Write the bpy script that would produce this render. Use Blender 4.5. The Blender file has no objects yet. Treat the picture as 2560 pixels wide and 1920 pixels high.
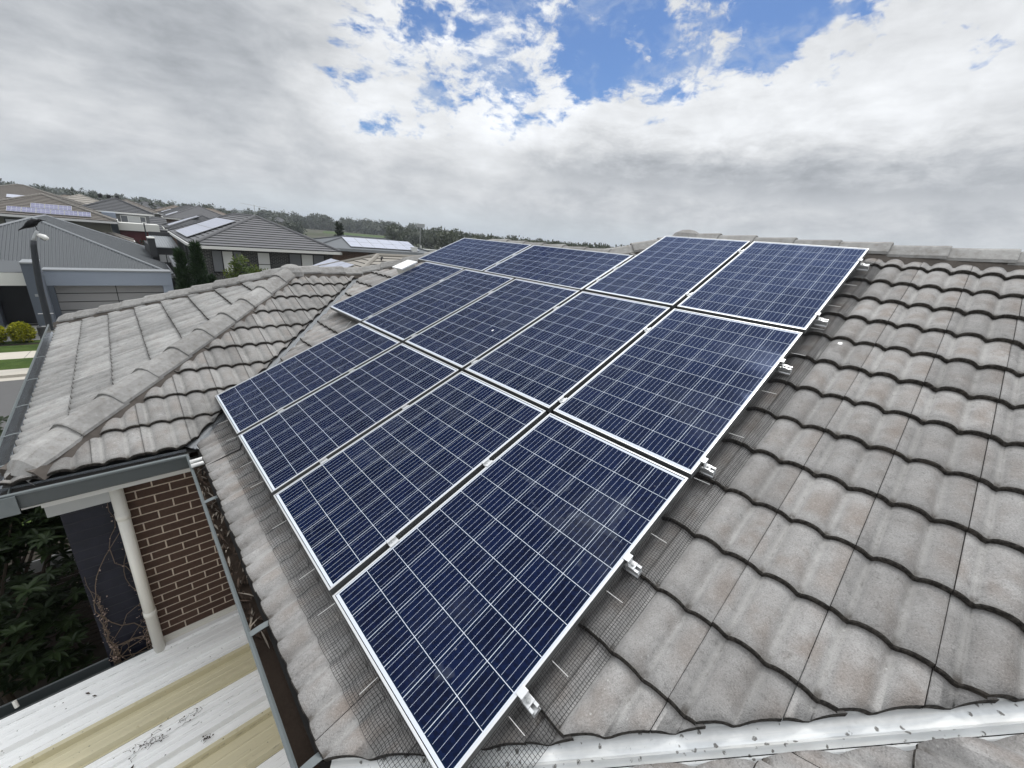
import bpy, bmesh, math, random
import numpy as np
from mathutils import Vector, Matrix
random.seed(7); np.random.seed(7)
R=math.radians
scn=bpy.context.scene; COL=scn.collection
# ---------------------------------------------------------------- camera
cd=bpy.data.cameras.new('camera'); cam=bpy.data.objects.new('camera',cd); COL.objects.link(cam)
cd.sensor_width=36; cd.lens=14.274; cd.clip_start=.05; cd.clip_end=6000
cam.matrix_world=Matrix(((0.7286154479,0.1675687694,-0.6641086031,-0.51485),
                         (-0.6790688519,0.3032355916,-0.6685160210,-0.65466),
                         (0.0893589582,0.9380665667,0.3347328682,1.75380),(0,0,0,1)))
scn.camera=cam
# ---------------------------------------------------------------- exposure
vs=scn.view_settings; scn.display_settings.display_device='sRGB'
vs.view_transform='Standard'; vs.look='None'; vs.exposure=0.0; vs.gamma=1; vs.use_curve_mapping=False
scn.cycles.max_bounces=6; scn.cycles.transparent_max_bounces=8; scn.cycles.sample_clamp_indirect=4
# ---------------------------------------------------------------- node helpers
class NT:
    def __init__(s,tree): s.t=tree; s.n=tree.nodes; s.l=tree.links
    def put(s,sock,v):
        if isinstance(v,bpy.types.NodeSocket): s.l.new(v,sock)
        elif v is not None:
            if sock.type in('RGBA',) and len(v)==3: v=(*v,1)
            sock.default_value=v
    def node(s,ty,out=0,ins=(),**kw):
        nd=s.n.new(ty)
        for k,v in kw.items(): setattr(nd,k,v)
        for i,v in (ins.items() if isinstance(ins,dict) else enumerate(ins)):
            if v is not None: s.put(nd.inputs[i],v)
        return nd.outputs[out] if out is not None else nd
    def m(s,op,a,b=None,c=None,clamp=False): return s.node('ShaderNodeMath',0,(a,b,c),operation=op,use_clamp=clamp)
    def v(s,op,a,b=None,out=0): return s.node('ShaderNodeVectorMath',out,(a,b),operation=op)
    def dot(s,a,b): return s.node('ShaderNodeVectorMath',1,(a,b),operation='DOT_PRODUCT')
    def mix(s,f,a,b,bt='MIX'):
        nd=s.n.new('ShaderNodeMix'); nd.data_type='RGBA'; nd.blend_type=bt
        s.put(nd.inputs[0],f); s.put(nd.inputs[6],a); s.put(nd.inputs[7],b); return nd.outputs[2]
    def mr(s,x,a,b,c=0.,d=1.,smooth=True):
        return s.node('ShaderNodeMapRange',0,(x,a,b,c,d),interpolation_type='SMOOTHSTEP' if smooth else 'LINEAR')
    def noise(s,vec,scale,det=4,rough=.55,dist=0.,out=0):
        return s.node('ShaderNodeTexNoise',out,{'Vector':vec,'Scale':scale,'Detail':det,'Roughness':rough,'Distortion':dist})
    def voro(s,vec,scale,out='Distance',feature='F1'):
        nd=s.n.new('ShaderNodeTexVoronoi'); nd.feature=feature; s.put(nd.inputs['Vector'],vec); s.put(nd.inputs['Scale'],scale); return nd.outputs[out]
    def wn(s,vec,out='Value'):
        nd=s.n.new('ShaderNodeTexWhiteNoise'); nd.noise_dimensions='3D'; s.put(nd.inputs['Vector'],vec); return nd.outputs[out]
    def sep(s,v): nd=s.n.new('ShaderNodeSeparateXYZ'); s.put(nd.inputs[0],v); return nd.outputs
    def comb(s,x=0.,y=0.,z=0.): return s.node('ShaderNodeCombineXYZ',0,(x,y,z))
    def attr(s,name,out='Fac'): nd=s.n.new('ShaderNodeAttribute'); nd.attribute_name=name; return nd.outputs[out]
    def pos(s): return s.n.new('ShaderNodeNewGeometry').outputs['Position']
    def obj(s): return s.n.new('ShaderNodeTexCoord').outputs['Object']
    def rnd(s): return s.n.new('ShaderNodeObjectInfo').outputs['Random']
    def bump(s,h,strength=.3,dist=.01): return s.node('ShaderNodeBump',0,{'Strength':strength,'Distance':dist,'Height':h})
def mat(name):
    m=bpy.data.materials.new(name); m.use_nodes=True; t=NT(m.node_tree); b=m.node_tree.nodes['Principled BSDF']; return m,t,b
def pset(t,b,col=None,rough=None,metal=None,norm=None,spec=None,**kw):
    if col is not None: t.put(b.inputs['Base Color'],col)
    if rough is not None: t.put(b.inputs['Roughness'],rough)
    if metal is not None: t.put(b.inputs['Metallic'],metal)
    if norm is not None: t.put(b.inputs['Normal'],norm)
    if spec is not None: t.put(b.inputs['Specular IOR Level'],spec)
# ---------------------------------------------------------------- world: sky with procedural clouds
SUN_EL,SUN_AZ=62,70          # azimuth measured from +Y towards +X
w=bpy.data.worlds.new('World'); scn.world=w; w.use_nodes=True; t=NT(w.node_tree)
bg=w.node_tree.nodes['Background']
sky=w.node_tree.nodes.new('ShaderNodeTexSky'); sky.sky_type='NISHITA'; sky.sun_disc=False
sky.sun_elevation=R(SUN_EL); sky.sun_rotation=R(SUN_AZ); sky.altitude=50; sky.air_density=1.0; sky.dust_density=.6; sky.ozone_density=2.0
def azel(az,el): return (math.cos(R(el))*math.sin(R(az)),math.cos(R(el))*math.cos(R(az)),math.sin(R(el)))
d=w.node_tree.nodes.new('ShaderNodeTexCoord').outputs['Generated']; dx,dy,dz=t.sep(d)
den=t.m('ADD',t.m('MAXIMUM',dz,0.0),.10)
p=t.comb(t.m('DIVIDE',dx,den),t.m('DIVIDE',dy,den),0.)
def blob(az,el,r0,r1,g=1.0):      # 1 inside r0 degrees, 0 outside r1
    c=t.dot(d,azel(az,el)); x=t.mr(c,math.cos(R(r1)),math.cos(R(r0))); return x if g==1 else t.m('MULTIPLY',x,g)
def mx(*a):
    o=a[0]
    for b_ in a[1:]: o=t.m('MAXIMUM',o,b_)
    return o
ndir=t.noise(d,5.0,6,.6,.25); ndf=t.noise(d,15,6,.62,.3)
# clear-sky openings: a solid blue gap and a broken, mottled one
gap=mx(blob(57,22,3,11),blob(65,22,2,8.5,.9),blob(59,17.5,.5,6.0,.75),blob(58,30,3,12,.85))
mott=mx(blob(32,21,4,16),blob(42,19,3,12),blob(26,14,1,9,.85),blob(25,11.3,.3,3.4,.9),blob(40,28,3,15),blob(74,23,2,10,.8),blob(84,22,1,9,.65),blob(20,18,1,8,.6))
dw=t.v('ADD',t.comb(t.m('MULTIPLY',dx,1.),t.m('MULTIPLY',dy,1.),t.m('MULTIPLY',dz,2.0)),t.v('MULTIPLY',t.v('SUBTRACT',t.noise(d,6,4,.6,out=1),(.5,.5,.5)),(.09,.09,.09)))
nA=t.noise(dw,11.,8,.60); nB=t.noise(dw,30.,6,.62)
nA=t.m('ADD',t.m('MULTIPLY',nA,.70),t.m('MULTIPLY',nB,.30))
thr=t.m('ADD',t.m('ADD',.185,t.m('MULTIPLY',gap,.40)),t.m('MULTIPLY',mott,.355))
clr=t.mr(t.m('SUBTRACT',thr,nA),-.035,.095,0.,.97)
# cloud brightness
wd=t.v('ADD',t.comb(t.m('MULTIPLY',dx,3.6),t.m('MULTIPLY',dy,3.6),t.m('MULTIPLY',dz,9.5)),t.v('MULTIPLY',t.v('SUBTRACT',t.noise(d,3.2,3,.5,out=1),(.5,.5,.5)),(.45,.45,.45)))
wave=t.noise(wd,1.0,9,.58,.2); wave2=t.noise(t.v('ADD',wd,(3.3,7.7,1.1)),3.1,8,.62,.1)
lum=t.m("ADD",.645,t.m("MULTIPLY",t.m("SUBTRACT",wave,.5),.54))
lum=t.m('ADD',lum,t.m('MULTIPLY',t.m('SUBTRACT',wave2,.5),.42))
lum=t.m('ADD',lum,t.m('MULTIPLY',t.m('SUBTRACT',ndf,.5),.07))
cum=mx(blob(62,14.2,1,6.5),blob(50,14,1,6,.85),blob(70,14,1,7,.8),blob(80,12.5,1,8,.6),blob(40,12,1,6.5,.5))
lum=t.m('ADD',lum,t.m('MULTIPLY',t.m('MULTIPLY',cum,t.mr(ndir,.3,.65,.35,1.)),.36))
lum=t.m('ADD',lum,t.m('MULTIPLY',mott,.24)); lum=t.m('ADD',lum,t.m('MULTIPLY',gap,.12))
dark=mx(blob(60,8.8,.5,5,.9),blob(68,8.6,.5,5),blob(78,8.8,.5,6),blob(88,9.5,1,7,.9),blob(96,16,2,9,.6),blob(8,16,2,11,.75),blob(-8,18,2,13,.7),blob(17,21,2,9,.9),blob(2,26,3,14,.8))
lum=t.m('SUBTRACT',lum,t.m('MULTIPLY',dark,.15))
lum=t.m('ADD',lum,t.m('MULTIPLY',blob(SUN_AZ,SUN_EL,5,38),1.3))
lum=t.m('ADD',lum,t.m('MULTIPLY',t.mr(dz,.46,.85),.95))
el=t.m('ADD',t.m('MULTIPLY',t.m('ARCSINE',dz),57.3),t.m('ADD',t.m('MULTIPLY',t.m('SUBTRACT',wave,.5),5.),t.m('MULTIPLY',t.m('SUBTRACT',wave2,.5),5.)))
bank=t.m('ADD',t.m("ADD",.50,t.m('MULTIPLY',t.mr(el,8.2,14.),.40)),t.m('MULTIPLY',t.mr(el,8.4,6.6),.13)); bank=t.m('SUBTRACT',bank,t.m('MULTIPLY',t.mr(el,16,22),.12))
bank=t.m('ADD',bank,t.m('ADD',t.m('MULTIPLY',t.m('SUBTRACT',wave2,.5),.5),t.m('MULTIPLY',t.m('SUBTRACT',ndf,.5),.14)))
bm_=t.m('MULTIPLY',blob(70,10,10,30),.85)
lum=t.m('ADD',t.m('MULTIPLY',lum,t.m('SUBTRACT',1.,bm_)),t.m('MULTIPLY',bank,bm_))
hor=t.mr(dz,.0,.085,1.,0.)
lum=t.m('ADD',t.m('MULTIPLY',lum,t.m('SUBTRACT',1.,t.m('MULTIPLY',hor,.55))),t.m('MULTIPLY',hor,.36))
lum=t.m('MAXIMUM',lum,.22)
tint=t.mix(t.mr(lum,.4,.8),(.90,.955,1.03),(.97,.995,1.025))
tint=t.mix(hor,tint,(.90,.985,1.04))
cl=t.v('MULTIPLY',tint,t.comb(lum,lum,lum))
SKYK=.062
sk=t.v('MULTIPLY',sky.outputs[0],(SKYK*.85,SKYK*1.18,SKYK*1.62))
veil=t.m('MULTIPLY',t.mr(t.noise(t.v('ADD',t.comb(t.m('MULTIPLY',dx,5.),t.m('MULTIPLY',dy,9.),t.m('MULTIPLY',dz,16.)),t.v('MULTIPLY',t.v('SUBTRACT',t.noise(d,4,4,.6,out=1),(.5,.5,.5)),(2.,2.,2.))),1.,8,.62),.45,.72),.55); sk=t.mix(veil,sk,(.62,.68,.76)); colr=t.mix(clr,cl,sk)
bl=t.mr(dz,-.08,-.01); colr=t.mix(bl,(.10,.11,.10),colr)
t.put(bg.inputs['Color'],t.v('MULTIPLY',colr,(10.,10.,10.))); bg.inputs['Strength'].default_value=.10
sd=bpy.data.lights.new('sun','SUN'); sun=bpy.data.objects.new('sun',sd); COL.objects.link(sun)
sd.energy=1.1; sd.angle=R(7); sd.color=(1,.955,.89)
sun.rotation_euler=Vector(azel(SUN_AZ,SUN_EL)).to_track_quat('Z','Y').to_euler()
# ---------------------------------------------------------------- materials
def tile_mat(name,c0,c1,brown=.5,light=1.):
    m,t,b=mat(name); P=t.pos(); tuv=t.attr('tuv','Vector'); s,vv,h=t.sep(tuv); r=t.attr('rnd')
    n1=t.noise(P,2.2,5,.6); n2=t.noise(P,14,6,.65); n3=t.noise(P,170,3,.7); n4=t.noise(P,42,5,.7)
    c=t.mix(t.mr(n1,.3,.7),c0,c1)
    c=t.mix(t.m('MULTIPLY',t.mr(n2,.42,.72),.45),c,tuple(x*1.22 for x in c1)); ng=t.noise(P,4.3,6,.68); c=t.mix(t.m('MULTIPLY',t.mr(ng,.50,.72),.55),c,tuple(x*.52 for x in c0)); nk=t.noise(P,27.,5,.7); c=t.mix(t.m('MULTIPLY',t.mr(nk,.56,.70),.45),c,tuple(x*.45 for x in c0))
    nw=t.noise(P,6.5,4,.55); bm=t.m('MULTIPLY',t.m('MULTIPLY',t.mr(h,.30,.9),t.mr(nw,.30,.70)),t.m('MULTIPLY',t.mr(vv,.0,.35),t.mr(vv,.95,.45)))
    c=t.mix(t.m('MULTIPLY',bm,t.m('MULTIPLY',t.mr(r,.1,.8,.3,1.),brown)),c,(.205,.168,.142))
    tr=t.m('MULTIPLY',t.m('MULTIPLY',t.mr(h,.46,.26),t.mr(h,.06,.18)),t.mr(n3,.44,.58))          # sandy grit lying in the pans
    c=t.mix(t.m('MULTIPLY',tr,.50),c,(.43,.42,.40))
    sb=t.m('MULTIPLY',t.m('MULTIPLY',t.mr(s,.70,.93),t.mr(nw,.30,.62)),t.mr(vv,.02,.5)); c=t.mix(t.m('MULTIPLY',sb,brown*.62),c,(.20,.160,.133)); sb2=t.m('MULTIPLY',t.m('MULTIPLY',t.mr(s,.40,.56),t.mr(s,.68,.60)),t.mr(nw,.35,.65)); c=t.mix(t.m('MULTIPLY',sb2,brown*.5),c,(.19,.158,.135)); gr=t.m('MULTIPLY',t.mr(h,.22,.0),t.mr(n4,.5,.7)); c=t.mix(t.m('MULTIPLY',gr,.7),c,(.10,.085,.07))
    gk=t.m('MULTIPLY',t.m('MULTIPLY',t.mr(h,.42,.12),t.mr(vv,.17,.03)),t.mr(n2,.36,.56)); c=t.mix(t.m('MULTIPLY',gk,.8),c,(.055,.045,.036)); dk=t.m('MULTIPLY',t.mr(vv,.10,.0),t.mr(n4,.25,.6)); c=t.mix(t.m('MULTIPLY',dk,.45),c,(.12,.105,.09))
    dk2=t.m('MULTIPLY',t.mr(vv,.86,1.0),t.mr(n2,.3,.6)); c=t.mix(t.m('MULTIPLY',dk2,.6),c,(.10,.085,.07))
    c=t.mix(t.m('MULTIPLY',t.mr(n3,.50,.72),.5),c,(.10,.095,.09)); c=t.mix(t.m('MULTIPLY',t.mr(n3,.46,.28),.35),c,(.55,.54,.52))
    lich=t.m('MULTIPLY',t.mr(t.voro(P,23),.12,.05),t.mr(n1,.52,.6)); c=t.mix(t.m('MULTIPLY',lich,.6),c,(.52,.52,.50))
    k=t.m('MULTIPLY',t.mr(r,0.,1.,.80,1.13,False),light); c=t.v('MULTIPLY',c,t.comb(k,k,k))
    hgt=t.m('ADD',t.m('MULTIPLY',n3,.5),t.m('MULTIPLY',n4,.6))
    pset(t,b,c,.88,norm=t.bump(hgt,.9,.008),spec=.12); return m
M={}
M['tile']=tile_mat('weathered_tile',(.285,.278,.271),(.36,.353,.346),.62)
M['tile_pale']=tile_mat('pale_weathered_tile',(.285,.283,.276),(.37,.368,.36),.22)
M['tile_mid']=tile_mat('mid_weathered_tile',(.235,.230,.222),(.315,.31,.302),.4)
def simple(name,c,rough=.7,metal=0.,var=.12,scale=6.,bmp=0.,spec=.4,fine=60.):
    m,t,b=mat(name); P=t.pos(); n=t.noise(P,scale,5,.6); n2=t.noise(P,fine,4,.6)
    k=t.m('ADD',1-var,t.m('MULTIPLY',t.m('ADD',t.m('MULTIPLY',n,.65),t.m('MULTIPLY',n2,.35)),2*var)); cc=t.v('MULTIPLY',c,t.comb(k,k,k))
    pset(t,b,cc,rough,metal,t.bump(n2,bmp,.004) if bmp else None,spec); M[name]=m; return m
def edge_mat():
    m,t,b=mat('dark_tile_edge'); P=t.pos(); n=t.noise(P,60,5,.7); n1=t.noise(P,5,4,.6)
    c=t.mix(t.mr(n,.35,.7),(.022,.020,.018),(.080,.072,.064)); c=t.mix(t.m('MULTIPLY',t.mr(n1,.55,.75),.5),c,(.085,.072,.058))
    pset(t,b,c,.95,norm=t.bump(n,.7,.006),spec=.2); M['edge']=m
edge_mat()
def cap_mat():
    m,t,b=mat('ridge_cap_concrete'); P=t.pos(); r=t.attr('rnd'); n1=t.noise(P,3,5,.6); n2=t.noise(P,22,6,.65); n3=t.noise(P,150,3,.7)
    c=t.mix(t.mr(n1,.3,.7),(.24,.234,.225),(.325,.32,.31)); c=t.mix(t.m('MULTIPLY',t.mr(n2,.5,.72),.6),c,(.185,.165,.145)); c=t.mix(t.m('MULTIPLY',t.mr(n2,.5,.3),.35),c,(.47,.465,.45))
    c=t.mix(t.m('MULTIPLY',t.mr(n3,.58,.75),.4),c,(.09,.08,.07)); sp=t.mr(t.voro(P,30),.09,.04); c=t.mix(t.m('MULTIPLY',t.m('MULTIPLY',sp,t.mr(n1,.48,.6)),.7),c,(.06,.055,.05))
    k=t.mr(r,0.,1.,.88,1.1,False); c=t.v('MULTIPLY',c,t.comb(k,k,k)); pset(t,b,c,.9,norm=t.bump(t.m('ADD',n2,n3),.5,.005),spec=.25); M['cap']=m
cap_mat()
simple('mortar',(.115,.100,.088),.95,var=.35,scale=14,bmp=.8)
simple('gutter_paint',(.060,.070,.072),.45,var=.15,scale=4,spec=.5)
simple('gutter_lip',(.13,.148,.152),.4,var=.2,scale=7,spec=.5)
simple('gutter_zinc',(.46,.48,.50),.27,.85,var=.35,scale=16)
simple('fascia_white',(.66,.655,.63),.5,var=.07,scale=5)
simple('pipe_cream',(.74,.725,.67),.4,var=.07,scale=5)
simple('bulkhead_grey',(.42,.43,.43),.7,var=.06)
simple('alu',(.62,.63,.635),.34,.55,var=.06,scale=20)
simple('alu_dull',(.50,.51,.51),.42,.7,var=.12,scale=20)
simple('pv_side_shaded',(.15,.155,.155),.45,.3,var=.10,scale=12)  # frame aluminium again, with the dim reflection of its sides put into the colour
simple('wire_black',(.014,.014,.015),.5,var=.1)
simple('rod_white',(.85,.85,.83),.35,var=.03)
simple('cable_black',(.012,.012,.012),.5,var=.1)
simple('backsheet',(.03,.03,.03),.7,var=.1)
simple('underlay',(.02,.019,.018),.95,var=.2)
simple('conduit_white',(.78,.78,.76),.4,var=.05)
simple('silt',(.052,.038,.029),.95,var=.55,scale=9,bmp=.9,spec=.2)
simple('dry_leaf',(.26,.225,.185),.8,var=.5,scale=22)
simple('dark_leaf',(.055,.037,.026),.9,var=.5,scale=22)
simple('twig',(.045,.032,.025),.9,var=.3)
simple('soil',(.035,.03,.024),.95,var=.4,scale=8,bmp=.8,spec=.2)
simple('asphalt',(.105,.104,.104),.9,var=.14,scale=3,bmp=.4,fine=120)
simple('path_concrete',(.50,.465,.40),.85,var=.10,scale=2)
simple('kerb_concrete',(.46,.43,.375),.85,var=.10,scale=2)
simple('pebble',(.21,.21,.21),.85,var=.2,scale=9)
simple('porch_tile',(.50,.50,.47),.6,var=.08)
simple('render_blue',(.275,.315,.385),.8,var=.07,scale=2)
simple('render_slate',(.088,.104,.132),.75,var=.07,scale=2)
simple('render_white',(.72,.72,.68),.8,var=.05,scale=2)
simple('render_red',(.105,.017,.02),.6,var=.08)
simple('render_olive',(.125,.125,.095),.85,var=.15,scale=2)
simple('render_charcoal',(.045,.046,.048),.75,var=.1)
simple('render_grey',(.16,.165,.17),.8,var=.1)
simple('garage_grey',(.27,.272,.28),.6,var=.05)
simple('dark_metal',(.03,.031,.034),.5,var=.1)
simple('pole_paint',(.030,.034,.040),.5,var=.2,scale=3)
simple('pole_pale',(.52,.54,.55),.4,var=.2,scale=12)
simple('lamp_white',(.80,.80,.78),.3,var=.05)
simple('crow_black',(.006,.006,.007),.6,var=.2,spec=.15)
simple('roof_metal_grey',(.085,.093,.10),.5,.15,var=.05,scale=1.2)
simple('roof_metal_dark',(.11,.12,.13),.5,.2,var=.05,scale=1.2)
simple('roof_trim',(.255,.27,.285),.5,.1,var=.06)
simple('slate_tile',(.130,.131,.138),.75,var=.16,scale=1.5)
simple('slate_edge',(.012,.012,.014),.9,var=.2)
simple('taupe_tile',(.145,.130,.115),.8,var=.16,scale=1.5)
simple('taupe_cap',(.19,.178,.162),.85,var=.16,scale=3)
simple('light_tile',(.285,.265,.235),.8,var=.14,scale=1.5)
simple('charcoal_tile',(.085,.087,.093),.75,var=.15,scale=1.5)
simple('brown_tile',(.175,.145,.12),.8,var=.15,scale=1.5)
simple('blind_white',(.55,.56,.56),.25,var=.06,scale=2,spec=.6)
simple('window_pale',(.145,.155,.17),.12,var=.12,scale=1.5,spec=.8)
simple('window_dark',(.012,.014,.017),.08,var=.2,spec=.8)
simple('door_dark',(.0035,.004,.008),.45,var=.2)
simple('frame_black',(.012,.012,.014),.4,var=.1)
simple('trim_white',(.68,.68,.66),.5,var=.05)
simple('timber_dark',(.035,.027,.022),.8,var=.3,scale=4)
simple('bark',(.085,.068,.052),.9,var=.4,scale=9,bmp=.6)
simple('blue_board',(.05,.16,.28),.4,var=.08)
simple('tank_white',(.7,.7,.68),.5,var=.05)
def speck_white(name,c,sc=.5):
    m,t,b=mat(name); P=t.pos(); n1=t.noise(P,2,4,.6); n2=t.noise(P,11,6,.65); n3=t.noise(P,90,4,.65)
    x,y,z=t.sep(P); st=t.noise(t.comb(t.m('MULTIPLY',x,1.2),t.m('MULTIPLY',y,22.),z),1.,5,.6)
    c_=t.mix(t.m('MULTIPLY',t.mr(n1,.35,.75),.2),c,tuple(a*.85 for a in c)); c_=t.mix(t.m('MULTIPLY',t.mr(st,.5,.75),.16),c_,(.40,.385,.35))
    dl=t.m('MULTIPLY',t.m('LESS_THAN',t.m('ABSOLUTE',t.m('SUBTRACT',t.m('FRACT',t.m('DIVIDE',y,.0785)),.5)),.022),t.mr(t.noise(t.comb(t.m('MULTIPLY',x,9.),t.m('MULTIPLY',y,30.),0.),1.,5,.7),.46,.60)); c_=t.mix(t.m('MULTIPLY',dl,.45),c_,(.16,.145,.12)); sp=t.m('MULTIPLY',t.mr(t.voro(P,21),.15,.09),t.mr(n2,.51,.60)); c_=t.mix(t.m('MULTIPLY',sp,.85*sc*2),c_,(.07,.055,.04))
    c_=t.mix(t.m('MULTIPLY',t.mr(n3,.62,.74),.35),c_,(.30,.27,.22)); pset(t,b,c_,.42,.0,t.bump(n3,.06,.002),.45); M[name]=m
speck_white('sheet_white',(.86,.865,.86)); speck_white('sheet_cream',(.58,.53,.36))
def valley_m():
    m,t,b=mat('valley_metal'); P=t.pos(); n1=t.noise(P,3,5,.6); n2=t.noise(P,17,6,.7); n3=t.noise(P,60,4,.6)
    x,y,z=t.sep(P); al=t.noise(t.comb(t.m('MULTIPLY',t.m('ADD',x,y),26.),t.m('MULTIPLY',t.m('SUBTRACT',x,y),1.1),0.),1.,5,.6)
    c=t.mix(t.mr(al,.35,.7),(.58,.60,.61),(.74,.74,.72)); c=t.mix(t.m('MULTIPLY',t.mr(n1,.5,.7),.4),c,(.42,.44,.45))
    sp=t.m('MULTIPLY',t.mr(t.voro(t.v('ADD',P,t.v('MULTIPLY',t.noise(P,40,3,.6,out=1),(.02,.02,.02))),30),.27,.19),t.mr(n2,.46,.54)); c=t.mix(t.m('MULTIPLY',sp,.9),c,(.10,.095,.085))
    pset(t,b,c,t.mr(n3,.3,.7,.32,.55),.25,None,.5); M['valley']=m
valley_m()
simple('valley_aged',(.27,.285,.30),.45,.3,var=.3,scale=9)
def brick_m(name,c1,c2,mor,bw=.23,bh=.076,mo=.01,ax='x',bmp=.8):
    m,t,b=mat(name); x,y,z=t.sep(t.obj()); u=x if ax=='x' else t.m('ADD',x,y)
    br=t.n.new('ShaderNodeTexBrick'); t.put(br.inputs['Vector'],t.comb(u,z,0.))
    br.offset=.5; t.put(br.inputs['Scale'],1.); t.put(br.inputs['Mortar Size'],mo/2); t.put(br.inputs['Mortar Smooth'],.15); t.put(br.inputs['Brick Width'],bw+mo); t.put(br.inputs['Row Height'],bh+mo)
    t.put(br.inputs['Color1'],c1); t.put(br.inputs['Color2'],c2); t.put(br.inputs['Mortar'],mor)
    n=t.noise(t.obj(),38,5,.65); c=t.v('MULTIPLY',br.outputs['Color'],t.node('ShaderNodeCombineXYZ',0,(t.mr(n,.2,.8,.8,1.2),)*3))
    h=t.m('ADD',t.m('MULTIPLY',br.outputs['Fac'],-1.),t.m('MULTIPLY',n,.15))
    pset(t,b,c,.8,norm=t.bump(h,bmp,.008),spec=.3); M[name]=m
brick_m('brick_brown',(.064,.037,.027),(.080,.047,.034),(.52,.44,.355),mo=.012)
brick_m('brick_charcoal',(.022,.023,.025),(.035,.035,.037),(.26,.26,.25),mo=.011,ax='s')
brick_m('brick_tan',(.085,.052,.040),(.115,.072,.055),(.24,.19,.15),mo=.012,ax='s')
def clad():
    m,t,b=mat('slate_cladding'); x,y,z=t.sep(t.obj()); f=t.m('FRACT',t.m('DIVIDE',z,.10)); g=t.mr(t.m('ABSOLUTE',t.m('SUBTRACT',f,.5)),.47,.44,0.,1.)
    n=t.noise(t.obj(),9,5,.6); c=t.mix(t.mr(n,.3,.7),(.006,.007,.015),(.011,.012,.024)); c=t.mix(g,(.018,.019,.026),c); pset(t,b,c,.55,norm=t.bump(g,.5,.004),spec=.3); M['cladding']=m
clad()
def pv():
    m,t,b=mat('photovoltaic_cells'); O=t.obj(); x,y,z=t.sep(O); rr=t.rnd()
    cx=t.m('DIVIDE',t.m('SUBTRACT',x,.0175),.1595); cy=t.m('DIVIDE',t.m('SUBTRACT',y,.02815),.1595)
    fx=t.m('FRACT',cx); fy=t.m('FRACT',cy); ix=t.m('FLOOR',cx); iy=t.m('FLOOR',cy)
    ex=t.m('SUBTRACT',.5,t.m('ABSOLUTE',t.m('SUBTRACT',fx,.5))); ey=t.m('SUBTRACT',.5,t.m('ABSOLUTE',t.m('SUBTRACT',fy,.5)))
    gap=t.m('MAXIMUM',t.m('LESS_THAN',ex,.0082),t.m('LESS_THAN',ey,.0088))
    bf=t.m('FRACT',t.m('MULTIPLY',t.m('DIVIDE',t.m('SUBTRACT',fx,.009),.982),5.)); bus=t.m('LESS_THAN',t.m('ABSOLUTE',t.m('SUBTRACT',bf,.5)),.019)
    bus=t.m('MULTIPLY',bus,t.m('GREATER_THAN',ey,.04))
    out=t.m('MAXIMUM',t.m('MAXIMUM',t.m('LESS_THAN',x,.018),t.m('GREATER_THAN',x,.974)),t.m('MAXIMUM',t.m('LESS_THAN',y,.0287),t.m('GREATER_THAN',y,1.6226)))
    cid=t.comb(ix,iy,t.m('MULTIPLY',rr,91.)); cr=t.wn(cid)
    off=t.comb(t.m('MULTIPLY',rr,37.),t.m('MULTIPLY',cr,11.),0.)
    g1=t.sep(t.voro(t.v('ADD',O,off),75,'Color'))[0]; g2=t.noise(t.v('ADD',O,off),5,3,.5)
    f=t.m('ADD',t.m('MULTIPLY',g1,.45),t.m('ADD',t.m('MULTIPLY',g2,.35),t.m('MULTIPLY',cr,.30)))
    c=t.mix(t.mr(f,.2,.9),(.0026,.0042,.0155),(.0046,.0092,.036)); 
    ed=t.m('MULTIPLY',t.mr(t.m('MINIMUM',ex,ey),.10,.0),.6); c=t.mix(ed,c,(.004,.013,.032))
    c=t.mix(bus,c,(.50,.55,.66)); c=t.mix(t.m('MAXIMUM',gap,out),c,(.60,.64,.71))
    P=t.pos(); sm=t.noise(P,1.8,5,.6,.6); d2=t.noise(P,130,3,.6); spot=t.m('MULTIPLY',t.mr(t.voro(P,9),.06,.035),t.mr(t.noise(P,2.3,2,.5),.55,.62))
    c=t.mix(t.m('MULTIPLY',t.mr(sm,.52,.72),.035),c,(.42,.45,.47)); c=t.mix(t.m('MULTIPLY',spot,.22),c,(.5,.52,.55)); sm2=t.noise(t.v('MULTIPLY',P,(1.,1.,2.)),3.3,3,.5,1.2); c=t.mix(t.m('MULTIPLY',t.mr(sm2,.66,.70),.05),c,(.45,.5,.55))
    df=t.n.new('ShaderNodeBsdfDiffuse'); t.put(df.inputs[0],c); gl=t.n.new('ShaderNodeBsdfGlossy'); t.put(gl.inputs['Color'],(.46,.60,1.,1)); t.put(gl.inputs['Roughness'],t.mr(sm,.4,.75,.06,.20))
    fr_=t.n.new('ShaderNodeFresnel'); fr_.inputs['IOR'].default_value=1.25; ms=t.n.new('ShaderNodeMixShader'); t.put(ms.inputs[0],t.m('MULTIPLY',fr_.outputs[0],.62))
    t.l.new(df.outputs[0],ms.inputs[1]); t.l.new(gl.outputs[0],ms.inputs[2]); t.l.new(ms.outputs[0],m.node_tree.nodes['Material Output'].inputs[0]); t.n.remove(b)
    M['cells']=m
pv()
def pv_far(name,c0,c1,rough=.15):
    m,t,b=mat(name); O=t.obj(); x,y,z=t.sep(O)
    def ln(v,pitch,wd): return t.m('LESS_THAN',t.m('SUBTRACT',.5,t.m('ABSOLUTE',t.m('SUBTRACT',t.m('FRACT',t.m('DIVIDE',v,pitch)),.5))),wd)
    g=t.m('MULTIPLY',t.m('MAXIMUM',ln(x,.268,.03),ln(y,.53,.03)),.6); k=t.wn(t.comb(t.m('FLOOR',x),t.m('FLOOR',t.m('DIVIDE',y,1.66)),0.))
    c=t.mix(k,c0,c1); c=t.mix(g,c,(.55,.57,.62)); pset(t,b,c,rough,spec=.7); M[name]=m
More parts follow.
